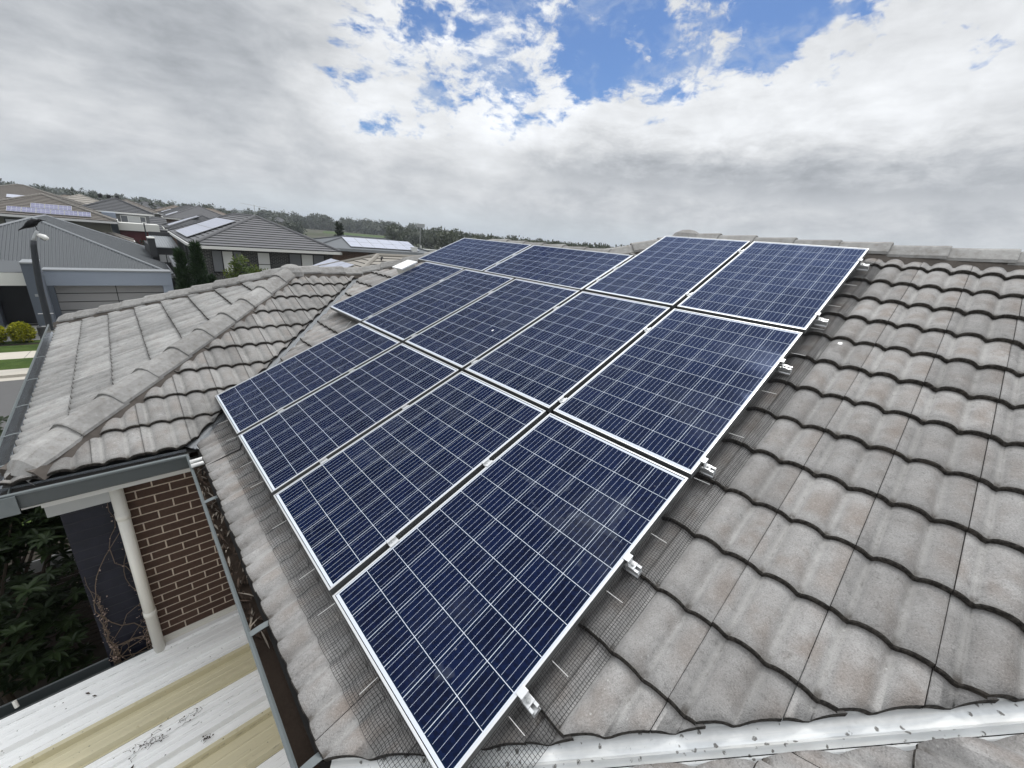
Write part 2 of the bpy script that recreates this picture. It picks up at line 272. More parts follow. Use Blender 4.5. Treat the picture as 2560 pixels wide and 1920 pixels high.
pv_far('panel_violet',(.085,.088,.17),(.12,.122,.225)); pv_far('panel_dark',(.02,.028,.05),(.03,.04,.075)); pv_far('panel_pale',(.33,.35,.43),(.42,.44,.52),.3); pv_far('panel_brown',(.085,.078,.07),(.10,.09,.08))
def leafm(name,c0,c1,trans=.25,rough=.5):
    m,t,b=mat(name); r=t.attr('rnd'); n=t.noise(t.pos(),1.3,3,.6); f=t.m('ADD',t.m('MULTIPLY',r,.65),t.m('MULTIPLY',n,.35))
    c=t.mix(t.mr(f,.15,.85),c0,c1); pset(t,b,c,rough,spec=.3)
    tr=t.n.new('ShaderNodeBsdfTranslucent'); t.put(tr.inputs[0],t.v('MULTIPLY',c,(1.2,1.3,.7))); ms=t.n.new('ShaderNodeMixShader'); ms.inputs[0].default_value=trans
    t.l.new(b.outputs[0],ms.inputs[1]); t.l.new(tr.outputs[0],ms.inputs[2]); t.l.new(ms.outputs[0],m.node_tree.nodes['Material Output'].inputs[0]); M[name]=m
leafm('leaf_garden',(.009,.018,.006),(.036,.060,.021)); leafm('leaf_dark',(.012,.020,.010),(.032,.046,.022),.1)
leafm('leaf_pine',(.013,.030,.012),(.036,.066,.026),.1); leafm('leaf_lemon',(.04,.075,.018),(.15,.18,.055)); leafm('leaf_gold',(.10,.125,.010),(.48,.45,.030)); leafm('leaf_gum',(.034,.046,.026),(.085,.098,.06),.1); leafm('leaf_blue',(.03,.05,.05),(.07,.10,.10),.1)
def grass_m():
    m,t,b=mat('lawn_grass'); P=t.pos(); n=t.noise(P,2.,5,.6); n2=t.noise(P,45,4,.7); c=t.mix(t.mr(n,.3,.7),(.045,.078,.018),(.075,.115,.028)); c=t.mix(t.mr(n2,.3,.75),t.v('MULTIPLY',c,(.6,.6,.6)),t.v('MULTIPLY',c,(1.3,1.3,1.2))); pset(t,b,c,.9,norm=t.bump(n2,.8,.03),spec=.15); M['grass']=m
grass_m()
def ground_m():
    m,t,b=mat('suburb_ground'); P=t.pos(); n=t.noise(P,.02,5,.6); n2=t.noise(P,.6,5,.65); c=t.mix(t.mr(n,.4,.6),(.055,.065,.035),(.10,.095,.075)); c=t.mix(t.mr(n2,.3,.7),t.v('MULTIPLY',c,(.7,.7,.7)),t.v('MULTIPLY',c,(1.25,1.2,1.2))); pset(t,b,c,.95,spec=.15); M['ground']=m
    m,t,b=mat('bush_hills'); P=t.pos(); n=t.noise(P,.004,5,.6); n2=t.noise(P,.06,6,.7); c=t.mix(t.mr(n2,.3,.7),(.017,.025,.014),(.05,.06,.035)); c=t.mix(t.m('MULTIPLY',t.mr(n,.55,.7),.3),c,(.12,.11,.075)); pset(t,b,c,.95,norm=t.bump(n2,1.,8.),spec=.1); M['hills']=m
ground_m()
# ---------------------------------------------------------------- mesh helpers
class MB:
    def __init__(s): s.v=[]; s.f=[]; s.mi=[]; s.r=[]
    def add(s,vs_,fs,mi=0,r=0.):
        o=len(s.v); s.v+= [tuple(map(float,q)) for q in vs_]; s.f+=[tuple(i+o for i in f) for f in fs]; s.mi+=[mi]*len(fs); s.r+=[r]*len(fs)
    def box(s,x0,x1,y0,y1,z0,z1,mi=0): s.obox((x0,y0,z0),(x1-x0,0,0),(0,y1-y0,0),(0,0,z1-z0),mi)
    def obox(s,o,a,b,c,mi=0,r=0.):
        o,a,b,c=map(np.array,(o,a,b,c)); P=[o,o+a,o+a+b,o+b,o+c,o+a+c,o+a+b+c,o+b+c]
        s.add(P,[(0,3,2,1),(4,5,6,7),(0,1,5,4),(1,2,6,5),(2,3,7,6),(3,0,4,7)],mi,r)
    def tube(s,path,r,n=6,mi=0,caps=True,rn=0.):
        path=[np.array(q,float) for q in path]; k=len(path); rs=r if hasattr(r,'__len__') else [r]*k
        o=len(s.v); pv_=None
        for i,q in enumerate(path):
            tg=path[min(i+1,k-1)]-path[max(i-1,0)]; tg/=np.linalg.norm(tg)+1e-12
            if pv_ is None: a=np.cross(tg,(0,0,1) if abs(tg[2])<.9 else (1,0,0))
            else: a=pv_-tg*(pv_@tg)
            a/=np.linalg.norm(a)+1e-12; pv_=a; b=np.cross(tg,a)
            for j in range(n):
                th=2*math.pi*j/n; s.v.append(tuple(q+rs[i]*(a*math.cos(th)+b*math.sin(th))))
        fs=[(o+i*n+j,o+i*n+(j+1)%n,o+(i+1)*n+(j+1)%n,o+(i+1)*n+j) for i in range(k-1) for j in range(n)]
        if caps: fs+=[tuple(o+j for j in reversed(range(n))),tuple(o+(k-1)*n+j for j in range(n))]
        s.f+=fs; s.mi+=[mi]*len(fs); s.r+=[rn]*len(fs)
    def sweep(s,prof,A,B,e1,e2,mi=0,closed=True,r=0.):      # profile (a,b) swept from A to B
        A,B,e1,e2=map(lambda q:np.array(q,float),(A,B,e1,e2)); n=len(prof)
        P=[A+e1*a+e2*b for a,b in prof]+[B+e1*a+e2*b for a,b in prof]
        k=n if closed else n-1
        fs=[(j,(j+1)%n,n+(j+1)%n,n+j) for j in range(k)]
        if closed: fs+=[tuple(reversed(range(n))),tuple(range(n,2*n))]
        s.add(P,fs,mi,r)
    def build(s,name,mats,parent=None,smooth=False,bevel=0.,fix=True):
        if not isinstance(mats,(list,tuple)): mats=[mats]
        V=s.v
        if parent is not None and parent.get('_loc') is not None:
            L=parent['_loc']; V=[(a-L[0],b-L[1],c-L[2]) for a,b,c in V]
        me=bpy.data.meshes.new(name); me.from_pydata(V,[],s.f)
        for q in mats: me.materials.append(M[q] if isinstance(q,str) else q)
        me.polygons.foreach_set('material_index',s.mi)
        if smooth: me.polygons.foreach_set('use_smooth',[True]*len(me.polygons))
        at=me.attributes.new('rnd','FLOAT','FACE'); at.data.foreach_set('value',s.r)
        if fix:
            bm=bmesh.new(); bm.from_mesh(me); bmesh.ops.recalc_face_normals(bm,faces=bm.faces)
            bm.to_mesh(me); bm.free()
        me.update(); o=bpy.data.objects.new(name,me); COL.objects.link(o)
        if parent is not None:
            o.parent=parent
            if parent.get('_loc') is not None: o['_loc']=list(parent['_loc'])
        if bevel: 
            bv=o.modifiers.new('bevel','BEVEL'); bv.width=bevel; bv.segments=2; bv.limit_method='ANGLE'; bv.angle_limit=R(50)
        return o
def tag(o,label=None,cat=None,group=None,kind=None):
    if cat and not kind: kind='thing'
    for k,v_ in (('label',label),('category',cat),('group',group),('kind',kind)):
        if v_: o[k]=v_
    return o
def thing(name,label,cat,loc=(0,0,0),group=None,kind=None):
    o=bpy.data.objects.new(name,None); o.empty_display_size=.2; COL.objects.link(o); o.location=loc; o['_loc']=list(map(float,loc)); return tag(o,label,cat,group,kind)
def dup(root,loc=None,label=None,mw=None):
    r_=root.copy(); COL.objects.link(r_)
    if loc is not None: r_.location=loc
    if mw is not None: r_.matrix_world=mw
    if label: r_['label']=label
    for ch in list(root.children):
        c=ch.copy(); COL.objects.link(c); c.parent=r_
        for g in list(ch.children):
            d_=g.copy(); COL.objects.link(d_); d_.parent=c
    return r_
# ---------------------------------------------------------------- roof geometry
TH=R(23.0); ct,st,T=math.cos(TH),math.sin(TH),math.tan(TH)
NM=np.array([-st,0,ct]); VM=np.array([ct,0,st]); UY=np.array([0,1.,0])
def rp(u,v,n=0.): return u*UY+v*VM+n*NM        # main slope: u along eave, v up the slope, n above panel glass
BASE=-.160                                     # tile bed below the panel glass plane
def prof(s):                                   # tile cross profile, s in 0..1 across a tile
    A=.036
    def hump(a,b,x,k=1.): 
        y=(x-a)/(b-a); return k*max(0.,1-abs(2*y-1)**2.6)
    x=s*.312
    if x<.050: return A*(.20+.62*max(0,1-(x/.050)**2.2))
    if x<.066: return A*.10
    if x<.196: return A*max(.10,hump(.060,.202,x))
    if x<.214: return A*.10
    return A*max(.10,.86*hump(.208,.345,x))
PS=np.array([.000,.04,.09,.13,.16,.21,.24,.29,.36,.42,.48,.54,.59,.625,.645,.69,.72,.77,.83,.89,.94,.992])
PH=np.array([prof(x) for x in PS])
def tiles(name,parent,O,right,up,nrm,s0,v0,s_rng,v_rng,clips,matname,gauge=.352,cover=.312,rise=.027,thick=.025):
    O,right,up,nrm=map(lambda q:np.array(q,float),(O,right,up,nrm))
    V=[];F=[];MI=[];RN=[];TUV=[]; npf=len(PS)
    k0=math.ceil((v_rng[0]-v0)/gauge-.12); k1=math.ceil((v_rng[1]-v0)/gauge); i0=math.floor((s_rng[0]-s0)/cover); i1=math.ceil((s_rng[1]-s0)/cover)
    hmax=PH.max(); rg=np.random.RandomState(abs(hash(name))%1000 if False else len(name)*7+3)
    for k in range(k0,k1):
        for i in range(i0,i1):
            vl=v0+k*gauge+rg.uniform(-.003,.003); vh=v0+(k+1)*gauge+.025; sx=s0+i*cover; r_=rg.rand(); dz=rg.uniform(-.0018,.0018); tl=rg.uniform(-.004,.004)
            rows=[(vl,-thick-.004,1),(vl+.001,-.006,1),(vl+.007,0.,0),(vl+gauge*.3,0.,0),(vl+gauge*.7,0.,0),(vh,0.,0)]
            o=len(V)
            for (vv,dn,_) in rows:
                fr=(vv-vl)/gauge
                for s_,h_ in zip(PS,PH):
                    n_=h_+rise*(1-fr)+dn+dz+tl*(s_-.5)
                    if dn<-.01: n_=max(h_+rise-thick*1.05,.0)+dz
                    V.append(O+right*(sx+s_*cover)+up*(vv)+nrm*n_); TUV.append((s_,min(max(fr,0),1),h_/hmax))
            for a in range(5):
                for b in range(npf-1):
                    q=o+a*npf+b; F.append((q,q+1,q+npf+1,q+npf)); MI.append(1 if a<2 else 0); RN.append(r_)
            # side skirts
            for b in (0,npf-1):
                w0=len(V)
                for a in range(1,6):
                    q=V[o+a*npf+b]; V.append(q-nrm*.022); TUV.append((0,.5,0))
                for a in range(4):
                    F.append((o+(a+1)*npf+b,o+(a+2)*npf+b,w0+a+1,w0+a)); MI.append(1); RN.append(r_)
    me=bpy.data.meshes.new(name); me.from_pydata(V,[],F)
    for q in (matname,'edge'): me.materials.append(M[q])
    me.polygons.foreach_set('material_index',MI)
    at=me.attributes.new('rnd','FLOAT','FACE'); at.data.foreach_set('value',RN)
    at=me.attributes.new('tuv','FLOAT_VECTOR','POINT'); at.data.foreach_set('vector',np.array(TUV,dtype=np.float32).ravel())
    outs=[]
    for cl in clips:                            # each clip set gives one convex piece
        bm=bmesh.new(); bm.from_mesh(me)
        for (pt,nn) in cl:                      # keep the side the normal points away from
            rs=bmesh.ops.bisect_plane(bm,geom=bm.verts[:]+bm.edges[:]+bm.faces[:],plane_co=pt,plane_no=nn,clear_outer=True,dist=1e-6)
            if abs(abs(nn[0])-abs(nn[1]))<1e-6:      # give diagonal cuts a visible thickness
                ed=[e for e in rs['geom_cut'] if isinstance(e,bmesh.types.BMEdge) and e.is_valid and any(f.material_index==0 for f in e.link_faces)]
                ex=bmesh.ops.extrude_edge_only(bm,edges=ed)['geom']
                for q in ex:
                    if isinstance(q,bmesh.types.BMVert): q.co-=Vector(nrm)*.034
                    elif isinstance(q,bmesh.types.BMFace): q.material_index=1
        outs.append(bm)
    bm=outs[0]
    for o_ in outs[1:]:
        tmp=bpy.data.meshes.new('tmp'); o_.to_mesh(tmp); bm.from_mesh(tmp); o_.free(); bpy.data.meshes.remove(tmp)
    for f in bm.faces: f.smooth=(f.material_index==0)
    bm.to_mesh(me); bm.free(); me.update()
    ob=bpy.data.objects.new(name,me); COL.objects.link(ob); ob.parent=parent
    if parent.get('_loc'): ob.location=[-q for q in parent['_loc']]
    return ob
CAPP=[(-.128,-.042),(-.124,-.020),(-.050,.046),(-.018,.058),(.018,.058),(.050,.046),(.124,-.020),(.128,-.042)]
def caps(name,parent,A,B,n,lift=.05,scale=1.,matn='cap',start=False,mortar=True,mo_drop=.075):
    """ridge caps from the low/overlapping end A to B"""
    A,B=np.array(A,float),np.array(B,float); d_=(B-A); L=np.linalg.norm(d_); d_/=L; sd_=np.cross(d_,(0,0,1)); sd_/=np.linalg.norm(sd_); up=np.cross(sd_,d_)
    mb=MB(); rg=np.random.RandomState(len(name)+n)
    for i in range(n):
        jit=rg.uniform(-.004,.004); yaw=rg.uniform(-.006,.006)
        a=A+d_*(L*i/n-.012)+up*(lift+.013+jit)+sd_*yaw; b=A+d_*(L*(i+1)/n+.03)+up*(lift-.004+jit)-sd_*yaw
        k=len(CAPP); sec=[]; 
        stations=[(a,1.03,0.),(a+d_*.010,1.045,.003),(a+(b-a)*.5,1.01,0),(b,.99,0.)]
        if start and i==0: stations=[(a-d_*.03+up*-.075,.62,0.),(a+d_*.05+up*-.012,.86,0),(a+d_*.17,1.03,0),(a+(b-a)*.7,1.02,0),(b,.98,0)]
        P=[]
        for (c,sc_,rz) in stations:
            for (x,y) in CAPP: P.append(c+sd_*x*scale*sc_+up*(y*scale*sc_+rz))
        fs=[(q*k+j,q*k+j+1,(q+1)*k+j+1,(q+1)*k+j) for q in range(len(stations)-1) for j in range(k-1)]
        # lip under the low end
        o=len(P); 
        for (x,y) in CAPP: P.append(stations[0][0]+sd_*x*.86*scale+up*(y*.86*scale-.022))
        fs+=[(j+1,j,o+j,o+j+1) for j in range(k-1)]
        mb.add(P,fs,0,rg.rand())
    ob=mb.build(name,matn,parent,fix=True)
    for p_ in ob.data.polygons: p_.use_smooth=False
    if mortar:
        m2=MB(); N2=max(6,n*5); k=0; P=[]; 
        for i in range(N2+1):
            c=A+d_*(L*i/N2)+up*lift; wv=.012*math.sin(i*2.1)+rg.uniform(-.006,.006)
            P+=[c+sd_*(-.150-wv*.6)*scale+up*(-mo_drop-.03),c+sd_*-.116*scale+up*-.020,c+sd_*.116*scale+up*-.020,c+sd_*(.150+wv*.6)*scale+up*(-mo_drop-.03)]
        fs=[(i*4+j,i*4+j+1,i*4+j+5,i*4+j+4) for i in range(N2) for j in range(3)]+[(0,1,2,3),(N2*4+3,N2*4+2,N2*4+1,N2*4)]
        m2.add(P,fs); mo=m2.build('bedding_mortar','mortar',ob)
    return ob
# ================================================================= the tiled house
house=thing('tiled_house','grey concrete tiled house carrying the solar array, roof seen from above','house',(0,0,0))
zt=BASE/ct                                     # main bed plane: Z = zt + X*T
EV=-.25; YC=3.58; RIDX=4.90; RIDL=4.20; UH=6.77; FH=9.06; YUE=UH-RIDX; YUL=UH-RIDL; YFE=FH-RIDL; JX=2.615; JY=FH-JX
main=tiles('main_roof_slope',house,rp(0,0,BASE),-UY,VM,NM,.081-.312*1,.033,(-7.2,3.4),(-.32,5.45),[
    [((0,YUL,0),(0,1,0)),((0,UH,0),(1,1,0)),((RIDX,0,0),(1,0,0)),((0,.225,0),(-1,-1,0))],
    [((0,YUL,0),(0,-1,0)),((RIDL,0,0),(1,0,0)),((0,FH,0),(1,1,0)),((0,3.76,0),(-1,1,0))]],'tile')
# near slope (beyond the valley at the lower right)
CV=.13
NP_=np.array([0,st,ct]); VP_=np.array([0,-ct,st])
near=tiles('near_roof_slope',house,(0,CV,zt),-np.array([1.,0,0]),VP_,NP_,.10,.20,(-7.,.6),(-.4,4.2),[[((0,.085,0),(1,1,0)),((-.25,0,0),(-1,0,0))]],'tile')
# wing: hipped, ridge along X
WX=-1.40; WY0=3.56; WYR=6.44; WAX=WX+(WYR-WY0); zw=zt+EV*T
NF=np.array([0,-st,ct]); VF=np.array([0,ct,st])
wf=tiles('wing_front_slope',house,(0,WY0,zw),(1.,0,0),VF,NF,-.277,.030,(-1.45,3.2),(0,3.2),[[((0,WYR,0),(0,1,0)),((WX,WY0,0),(-1,1,0)),((0,3.885,0),(1,-1,0))]],'tile_mid',gauge=.340,cover=.3155)
wl=tiles('wing_end_slope',house,(WX,0,zw),-UY,VM,NM,-9.4,.062,(-9.5,-3.5),(0,3.2),[[((WX,WY0,0),(1,-1,0)),((WX,2*WYR-WY0,0),(1,1,0))]],'tile_pale',gauge=.345)
# bed under the tiles so no light passes between courses
mb=MB()
def bed(pts,dz=-.035): mb.add([(x,y,z+dz) for x,y,z in pts],[tuple(range(len(pts)))])
zm=lambda x: zt+x*T
bed([(EV,.33,zm(EV)),(RIDX,CV-RIDX,zm(RIDX)),(RIDX,YUE,zm(RIDX)),(RIDL,YUL,zm(RIDL)),(RIDL,YFE,zm(RIDL)),(JX,JY,zm(JX)),(EV,YC,zm(EV))])
bed([(EV,.33,zm(EV)),(-.25,-4,zt+(CV+4)*T),(RIDX,-4,zt+(CV+4)*T),(RIDX,CV-RIDX,zm(RIDX))])
bed([(WX,WY0,zw),(EV,YC,zw),(JX,WYR,zm(JX)),(WAX,WYR,zm(JX))]); bed([(WX,WY0,zw),(WAX,WYR,zm(JX)),(WX,2*WYR-WY0,zw)])
bed([(WX,2*WYR-WY0,zw),(WAX,WYR,zm(JX)),(JX,WYR,zm(JX)),(JX,2*WYR-WY0,zw)],0)
bed([(RIDX,-5.05,zm(RIDX)),(RIDX+5,-5.05,zm(RIDX)-5*T),(RIDX+5,YUE+5,zm(RIDX)-5*T),(RIDX,YUE,zm(RIDX))],0)
bed([(RIDX,YUE,zm(RIDX)),(RIDX+4,YUE+4,zm(RIDX)-4*T),(RIDL,YUL,zm(RIDL))],0)
bed([(RIDL,YUL,zm(RIDL)),(RIDX+4,YUE+4,zm(RIDX)-4*T),(RIDL+4,YFE+4,zm(RIDL)-4*T),(RIDL,YFE,zm(RIDL))],0)
bed([(RIDL,YFE,zm(RIDL)),(RIDL+4,YFE+4,zm(RIDL)-4*T),(RIDL-4,YFE+4,zm(RIDL)-4*T)],0)
mb.build('roof_underlay','underlay',house,fix=False)
zr=lambda x: zt+x*T+.028
caps('main_ridge_capping',house,(RIDX,-4.9,zr(RIDX)),(RIDX,YUE,zr(RIDX)),17,lift=.030,scale=1.1)
caps('upper_hip_capping',house,(RIDL,YUL,zr(RIDL)),(RIDX,YUE,zr(RIDX)),3,lift=.030,scale=1.1)
caps('lower_ridge_capping',house,(RIDL,YUL-.06,zr(RIDL)),(RIDL,YFE,zr(RIDL)),6,lift=.03,scale=1.1)
caps('far_hip_capping',house,(JX,JY,zr(JX)),(RIDL,YFE,zr(RIDL)),6,lift=.034)
caps('wing_ridge_capping',house,(JX+.03,WYR,zr(JX)),(WAX,WYR,zr(JX)),3,lift=.034)
caps('wing_near_hip_capping',house,(WX+.10,WY0+.10,zw+.085),(WAX,WYR,zr(JX)),10,lift=.034,start=True,scale=1.08)
caps('wing_far_hip_capping',house,(WX+.09,2*WYR-WY0-.09,zw+.08),(WAX,WYR,zr(JX)),10,lift=.034,start=True,scale=1.08)
for (cx,cy,cz,sc) in ((WAX,WYR,zr(JX)+.03,1.),(RIDX,YUE,zr(RIDX)+.036,1.1)):   # moulded apex caps where hips meet a ridge
    mb=MB(); rings=[(.0,.092),(.07,.082),(.14,.048),(.185,-.01),(.20,-.075)]; n=12; P=[]
    for (r_,h_) in rings:
        for j in range(n): P.append((cx+r_*sc*math.cos(j*math.tau/n),cy+r_*sc*math.sin(j*math.tau/n),cz+h_*sc))
    mb.add(P,[(q*n+j,q*n+(j+1)%n,(q+1)*n+(j+1)%n,(q+1)*n+j) for q in range(len(rings)-1) for j in range(n)],0,.5)
    mb.build('apex_cap','cap',house,smooth=False)
# valley trays: folded metal laid in both valleys
def valley(name,a,b,dirp,n1,n2,w1,w2,off,mt='valley'):
    a,b=np.array(a,float),np.array(b,float); d_=(b-a)/np.linalg.norm(b-a); mb=MB()
    def leg(nn,sgn,wd):
        e=np.cross(nn,d_); e/=np.linalg.norm(e); e*=sgn; 
        if e[2]<0: e=-e
        P=[(0,0),(.020,.012),(.03,.0),(.085,.001),(.092,.007),(.10,.001),(wd,.002),(wd,-.004),(0,-.004)]
        return [a+e*x+nn*(y+off) for x,y in P],[b+e*x+nn*(y+off) for x,y in P]
    for nn,wd in ((n1,w1),(n2,w2)):
        p,q=leg(np.array(nn),1,wd); k=len(p); mb.add(p+q,[(j,(j+1)%k,k+(j+1)%k,k+j) for j in range(k)])
    return mb.build(name,mt,house)
valley('valley_tray',(.37+CV,-.37,zm(.37)-.0) if False else (EV-.02,CV-EV+.02,zm(EV-.02)),(RIDX,CV-RIDX,zm(RIDX)),None,NM,NP_,.26,.26,-.006)
valley('wing_valley_tray',(EV-.01,YC-.01,zm(EV)-.004),(JX,JY,zm(JX)),None,NM,NF,.22,.20,-.004,'valley_aged')
# gutters
GP=[(0,0),(0,-.115),(.018,-.13),(.105,-.13),(.125,-.112),(.125,.005),(.135,.016),(.146,.008),(.146,-.006),(.136,-.012),(.131,-.118),(.108,-.137),(.014,-.137),(-.006,-.118),(-.006,0)]
def gutter(name,A,B,outw,mats,mi=lambda i:0):
    mb=MB(); A,B=np.array(A,float),np.array(B,float); e1=np.array(outw,float); e2=np.array((0,0,1.)); n=len(GP)
    P=[A+e1*a+e2*b for a,b in GP]+[B+e1*a+e2*b for a,b in GP]
    for j in range(n): mb.add([P[j],P[(j+1)%n],P[n+(j+1)%n],P[n+j]],[(0,1,2,3)],mi(j))
    mb.add(P[:n],[tuple(range(n))],0); mb.add(P[n:],[tuple(range(n))],0)
    return mb.build(name,mats,house)
gl=lambda j: 2 if j<=4 else (1 if 5<=j<=8 else 0)
gz=zw+.000
g1=gutter('main_gutter',(EV+.055,.28,gz),(EV+.055,WY0-.09,gz),(-1,0,0),['gutter_paint','gutter_lip','silt'],gl)
g2=gutter('wing_front_gutter',(WX-.10,WY0+.04,gz),(EV-.075,WY0+.04,gz),(0,-1,0),['gutter_paint','gutter_lip','gutter_zinc'],gl)
g3=gutter('wing_end_gutter',(WX+.05,WY0-.10,gz),(WX+.05,2*WYR-WY0+.1,gz),(-1,0,0),['gutter_paint','gutter_lip','gutter_zinc'],gl)
mb=MB(); mb.box(WX-.112,WX+.09,WY0-.118,WY0-.108,gz-.15,gz-.005); mb.build('gutter_end_stop','gutter_lip',g2)
def strap(g,P,outw,w_=.018,mat_='gutter_lip'):
    mb=MB(); P=np.array(P,float); e=np.array(outw,float); sd_=np.cross(e,(0,0,1)); pts=[]
    for i in range(7):
        f=i/6; pts.append((f*.142-.01,.012+.010*math.sin(f*math.pi)+.012*(1-f)))
    for i in range(6):
        a=P+e*pts[i][0]+np.array((0,0,pts[i][1])); b=P+e*pts[i+1][0]+np.array((0,0,pts[i+1][1])); mb.add([a-sd_*w_,b-sd_*w_,b+sd_*w_,a+sd_*w_,a-sd_*w_-(0,0,.003),b-sd_*w_-(0,0,.003),b+sd_*w_-(0,0,.003),a+sd_*w_-(0,0,.003)],[(0,1,2,3),(4,7,6,5),(0,4,5,1),(2,6,7,3)])
    return mb.build('gutter_bracket',mat_,g)
for y in (.50,1.26,2.62): strap(g1,(EV+.055,y,gz),(-1,0,0))
for y in (3.95,4.6,5.35,6.25,7.25,8.4): strap(g3,(WX+.05,y,gz),(-1,0,0),.011)
# walls under the wing
mb=MB(); mb.box(-.80,.30,3.85,4.05,-5.4,-.42); mb.build('brick_wall','brick_brown',house)
mb=MB(); mb.box(WX+.14,-.805,3.80,4.00,-.72,-.36); mb.build('bulkhead','bulkhead_grey',house,bevel=.004)
mb=MB(); mb.box(WX+.19,-.81,3.92,4.02,-5.4,-.722); mb.build('feature_wall','cladding',house)
mb=MB(); mb.box(WX+.19,WX+.39,4.02,9.2,-5.4,-.45); mb.box(-1.2,.3,9.0,9.2,-5.4,-.45); mb.build('wing_side_wall','brick_brown',house)
mb=MB(); mb.box(.0,.2,.35,3.845,-5.4,-.42); mb.build('main_wall','brick_brown',house)
mb=MB(); mb.box(WX+.16,EV-.06,WY0+.052,WY0+.074,gz-.24,gz-.02); mb.build('wing_fascia','fascia_white',house,bevel=.003)
mb=MB(); mb.box(EV+.062,EV+.082,.3,WY0+.05,gz-.24,gz-.02); mb.build('main_fascia','fascia_white',house)
mb=MB(); mb.box(WX+.06,EV+.06,WY0+.076,WY0+.34,gz-.226,gz-.214); mb.box(WX+.062,WX+.2,WY0+.342,9.2,gz-.226,gz-.214); mb.box(EV+.084,.02,.3,WY0+.06,gz-.226,gz-.214); mb.build('eave_soffit','fascia_white',house)
mb=MB(); px,py=-.835,3.765
mb.tube([(px,py,gz-.20),(px,py,-2.52)],.046,16); dp=mb.build('downpipe','pipe_cream',house,smooth=True)
for z in (-.86,-2.02):
    mb=MB(); mb.tube([(px,py,z-.035),(px,py,z+.03)],.0505,16); mb.build('pipe_collar','pipe_cream',dp,smooth=True)
mb=MB()
for k in (0,1): mb.tube([(EV-.082,3.26-.075*k,gz+.035),(EV+.02,3.265-.075*k,gz+.040),(EV+.06,3.268-.075*k,gz+.05)],.017,10)
mb.build('conduit','conduit_white',house,smooth=True)
# small white roof vent by the far hip
mb=MB(); vb=rp(5.02,2.90,BASE+.06); e1=-UY; 
def slab(u0,u1,v0,v1,n0,n1,mi=0): mb.obox(rp(u0,v0,n0),UY*(u1-u0),VM*(v1-v0),NM*(n1-n0),mi)
mb=MB(); slab(5.14,5.36,2.92,3.14,BASE+.03,BASE+.19); rv=mb.build('roof_vent','pipe_cream',house,bevel=.006)
mb=MB(); slab(5.10,5.40,2.88,3.18,BASE+.20,BASE+.222); mb.build('vent_cover','sheet_white',rv,bevel=.004)
mb=MB()
for k in range(4): slab(5.128,5.132,2.93+.05*k,2.965+.05*k,BASE+.06,BASE+.15)
mb.build('vent_louvre','dark_metal',rv)
# ================================================================= solar array
PW,PHT=.992,1.6513; GU,GV=.0396,.0312; V2=PHT+GV; V3=2*V2
def pmat(o,ex,ey,ez): return Matrix(((ex[0],ey[0],ez[0],o[0]),(ex[1],ey[1],ez[1],o[1]),(ex[2],ey[2],ez[2],o[2]),(0,0,0,1)))
def frame_mb():
    mb=MB(); W,H,l,h=PW,PHT,.0115,.040; ls=.020
    mb.box(0,W,0,ls*.55,-h,0); mb.box(0,W,H-ls*.55,H,-h,0); mb.box(0,l,ls*.55,H-ls*.55,-h,0); mb.box(W-l,W,ls*.55,H-ls*.55,-h,0)
    return mb
proto=bpy.data.objects.new('solar_module',None); COL.objects.link(proto)
fr=frame_mb().build('panel_frame','alu',proto,bevel=.0012)
fr.data.materials.append(M['pv_side_shaded'])
for p_ in fr.data.polygons:
    if abs(p_.normal.z)<.5: p_.material_index=1  # upright frame faces take the darker colour that stands in for their shade
mb=MB(); mb.box(.0115,PW-.0115,.0143,PHT-.0143,-.008,-.0025); cells=mb.build('cell_sheet','cells',proto)
mb=MB(); mb.box(.42,.57,1.45,1.56,-.034,-.0085); jb=mb.build('junction_box','dark_metal',proto)
spots=[]
ordn=['nearest','second','third','fourth','fifth']
r1=['nearest of the lowest row, one corner touching the photo bottom','second from the front in the lowest row','third from the front in the lowest row','farthest in the lowest row, its tip by the brick wall corner']
r2=['nearest of the middle row, beside the bare tiles','second from the front in the middle row','third from the front in the middle row of five','fourth from the front in the middle row of five','farthest in the middle row, shading tiles by the valley']
for i in range(4): spots.append((i*(PW+GU)+PW,0,0,'p','blue solar panel, '+r1[i]))
for i in range(5): spots.append((i*(PW+GU)+PW,V2,0,'p','blue solar panel, '+r2[i]))
spots.append((-.0068+PW,V3,.0094,'p','upright blue solar panel at the top right below the ridge caps'))
spots.append((-.0068+PW+GU+PW,V3,.0094,'p','upright blue solar panel in the top row, its top corner against the sky'))
spots.append((2.0502,V3-.0194,.0094,'l','sideways blue solar panel in the top row beside the upright pair'))
spots.append((2.0502+PHT+GU,V3-.0194,.0094,'l','sideways blue solar panel at the far top left of the array'))
for k,(u,v,n,kind,lab) in enumerate(spots):
    o=proto if k==0 else dup(proto); P0=rp(u,v,n)
    o.matrix_world=pmat(P0,-UY,VM,NM) if kind=='p' else pmat(P0,VM,UY,NM)
    tag(o,lab,'solar panel','solar panels on the tiled roof')
def slab(mb,u0,u1,v0,v1,n0,n1,mi=0): mb.obox(rp(u0,v0,n0),UY*(u1-u0),VM*(v1-v0),NM*(n1-n0),mi)
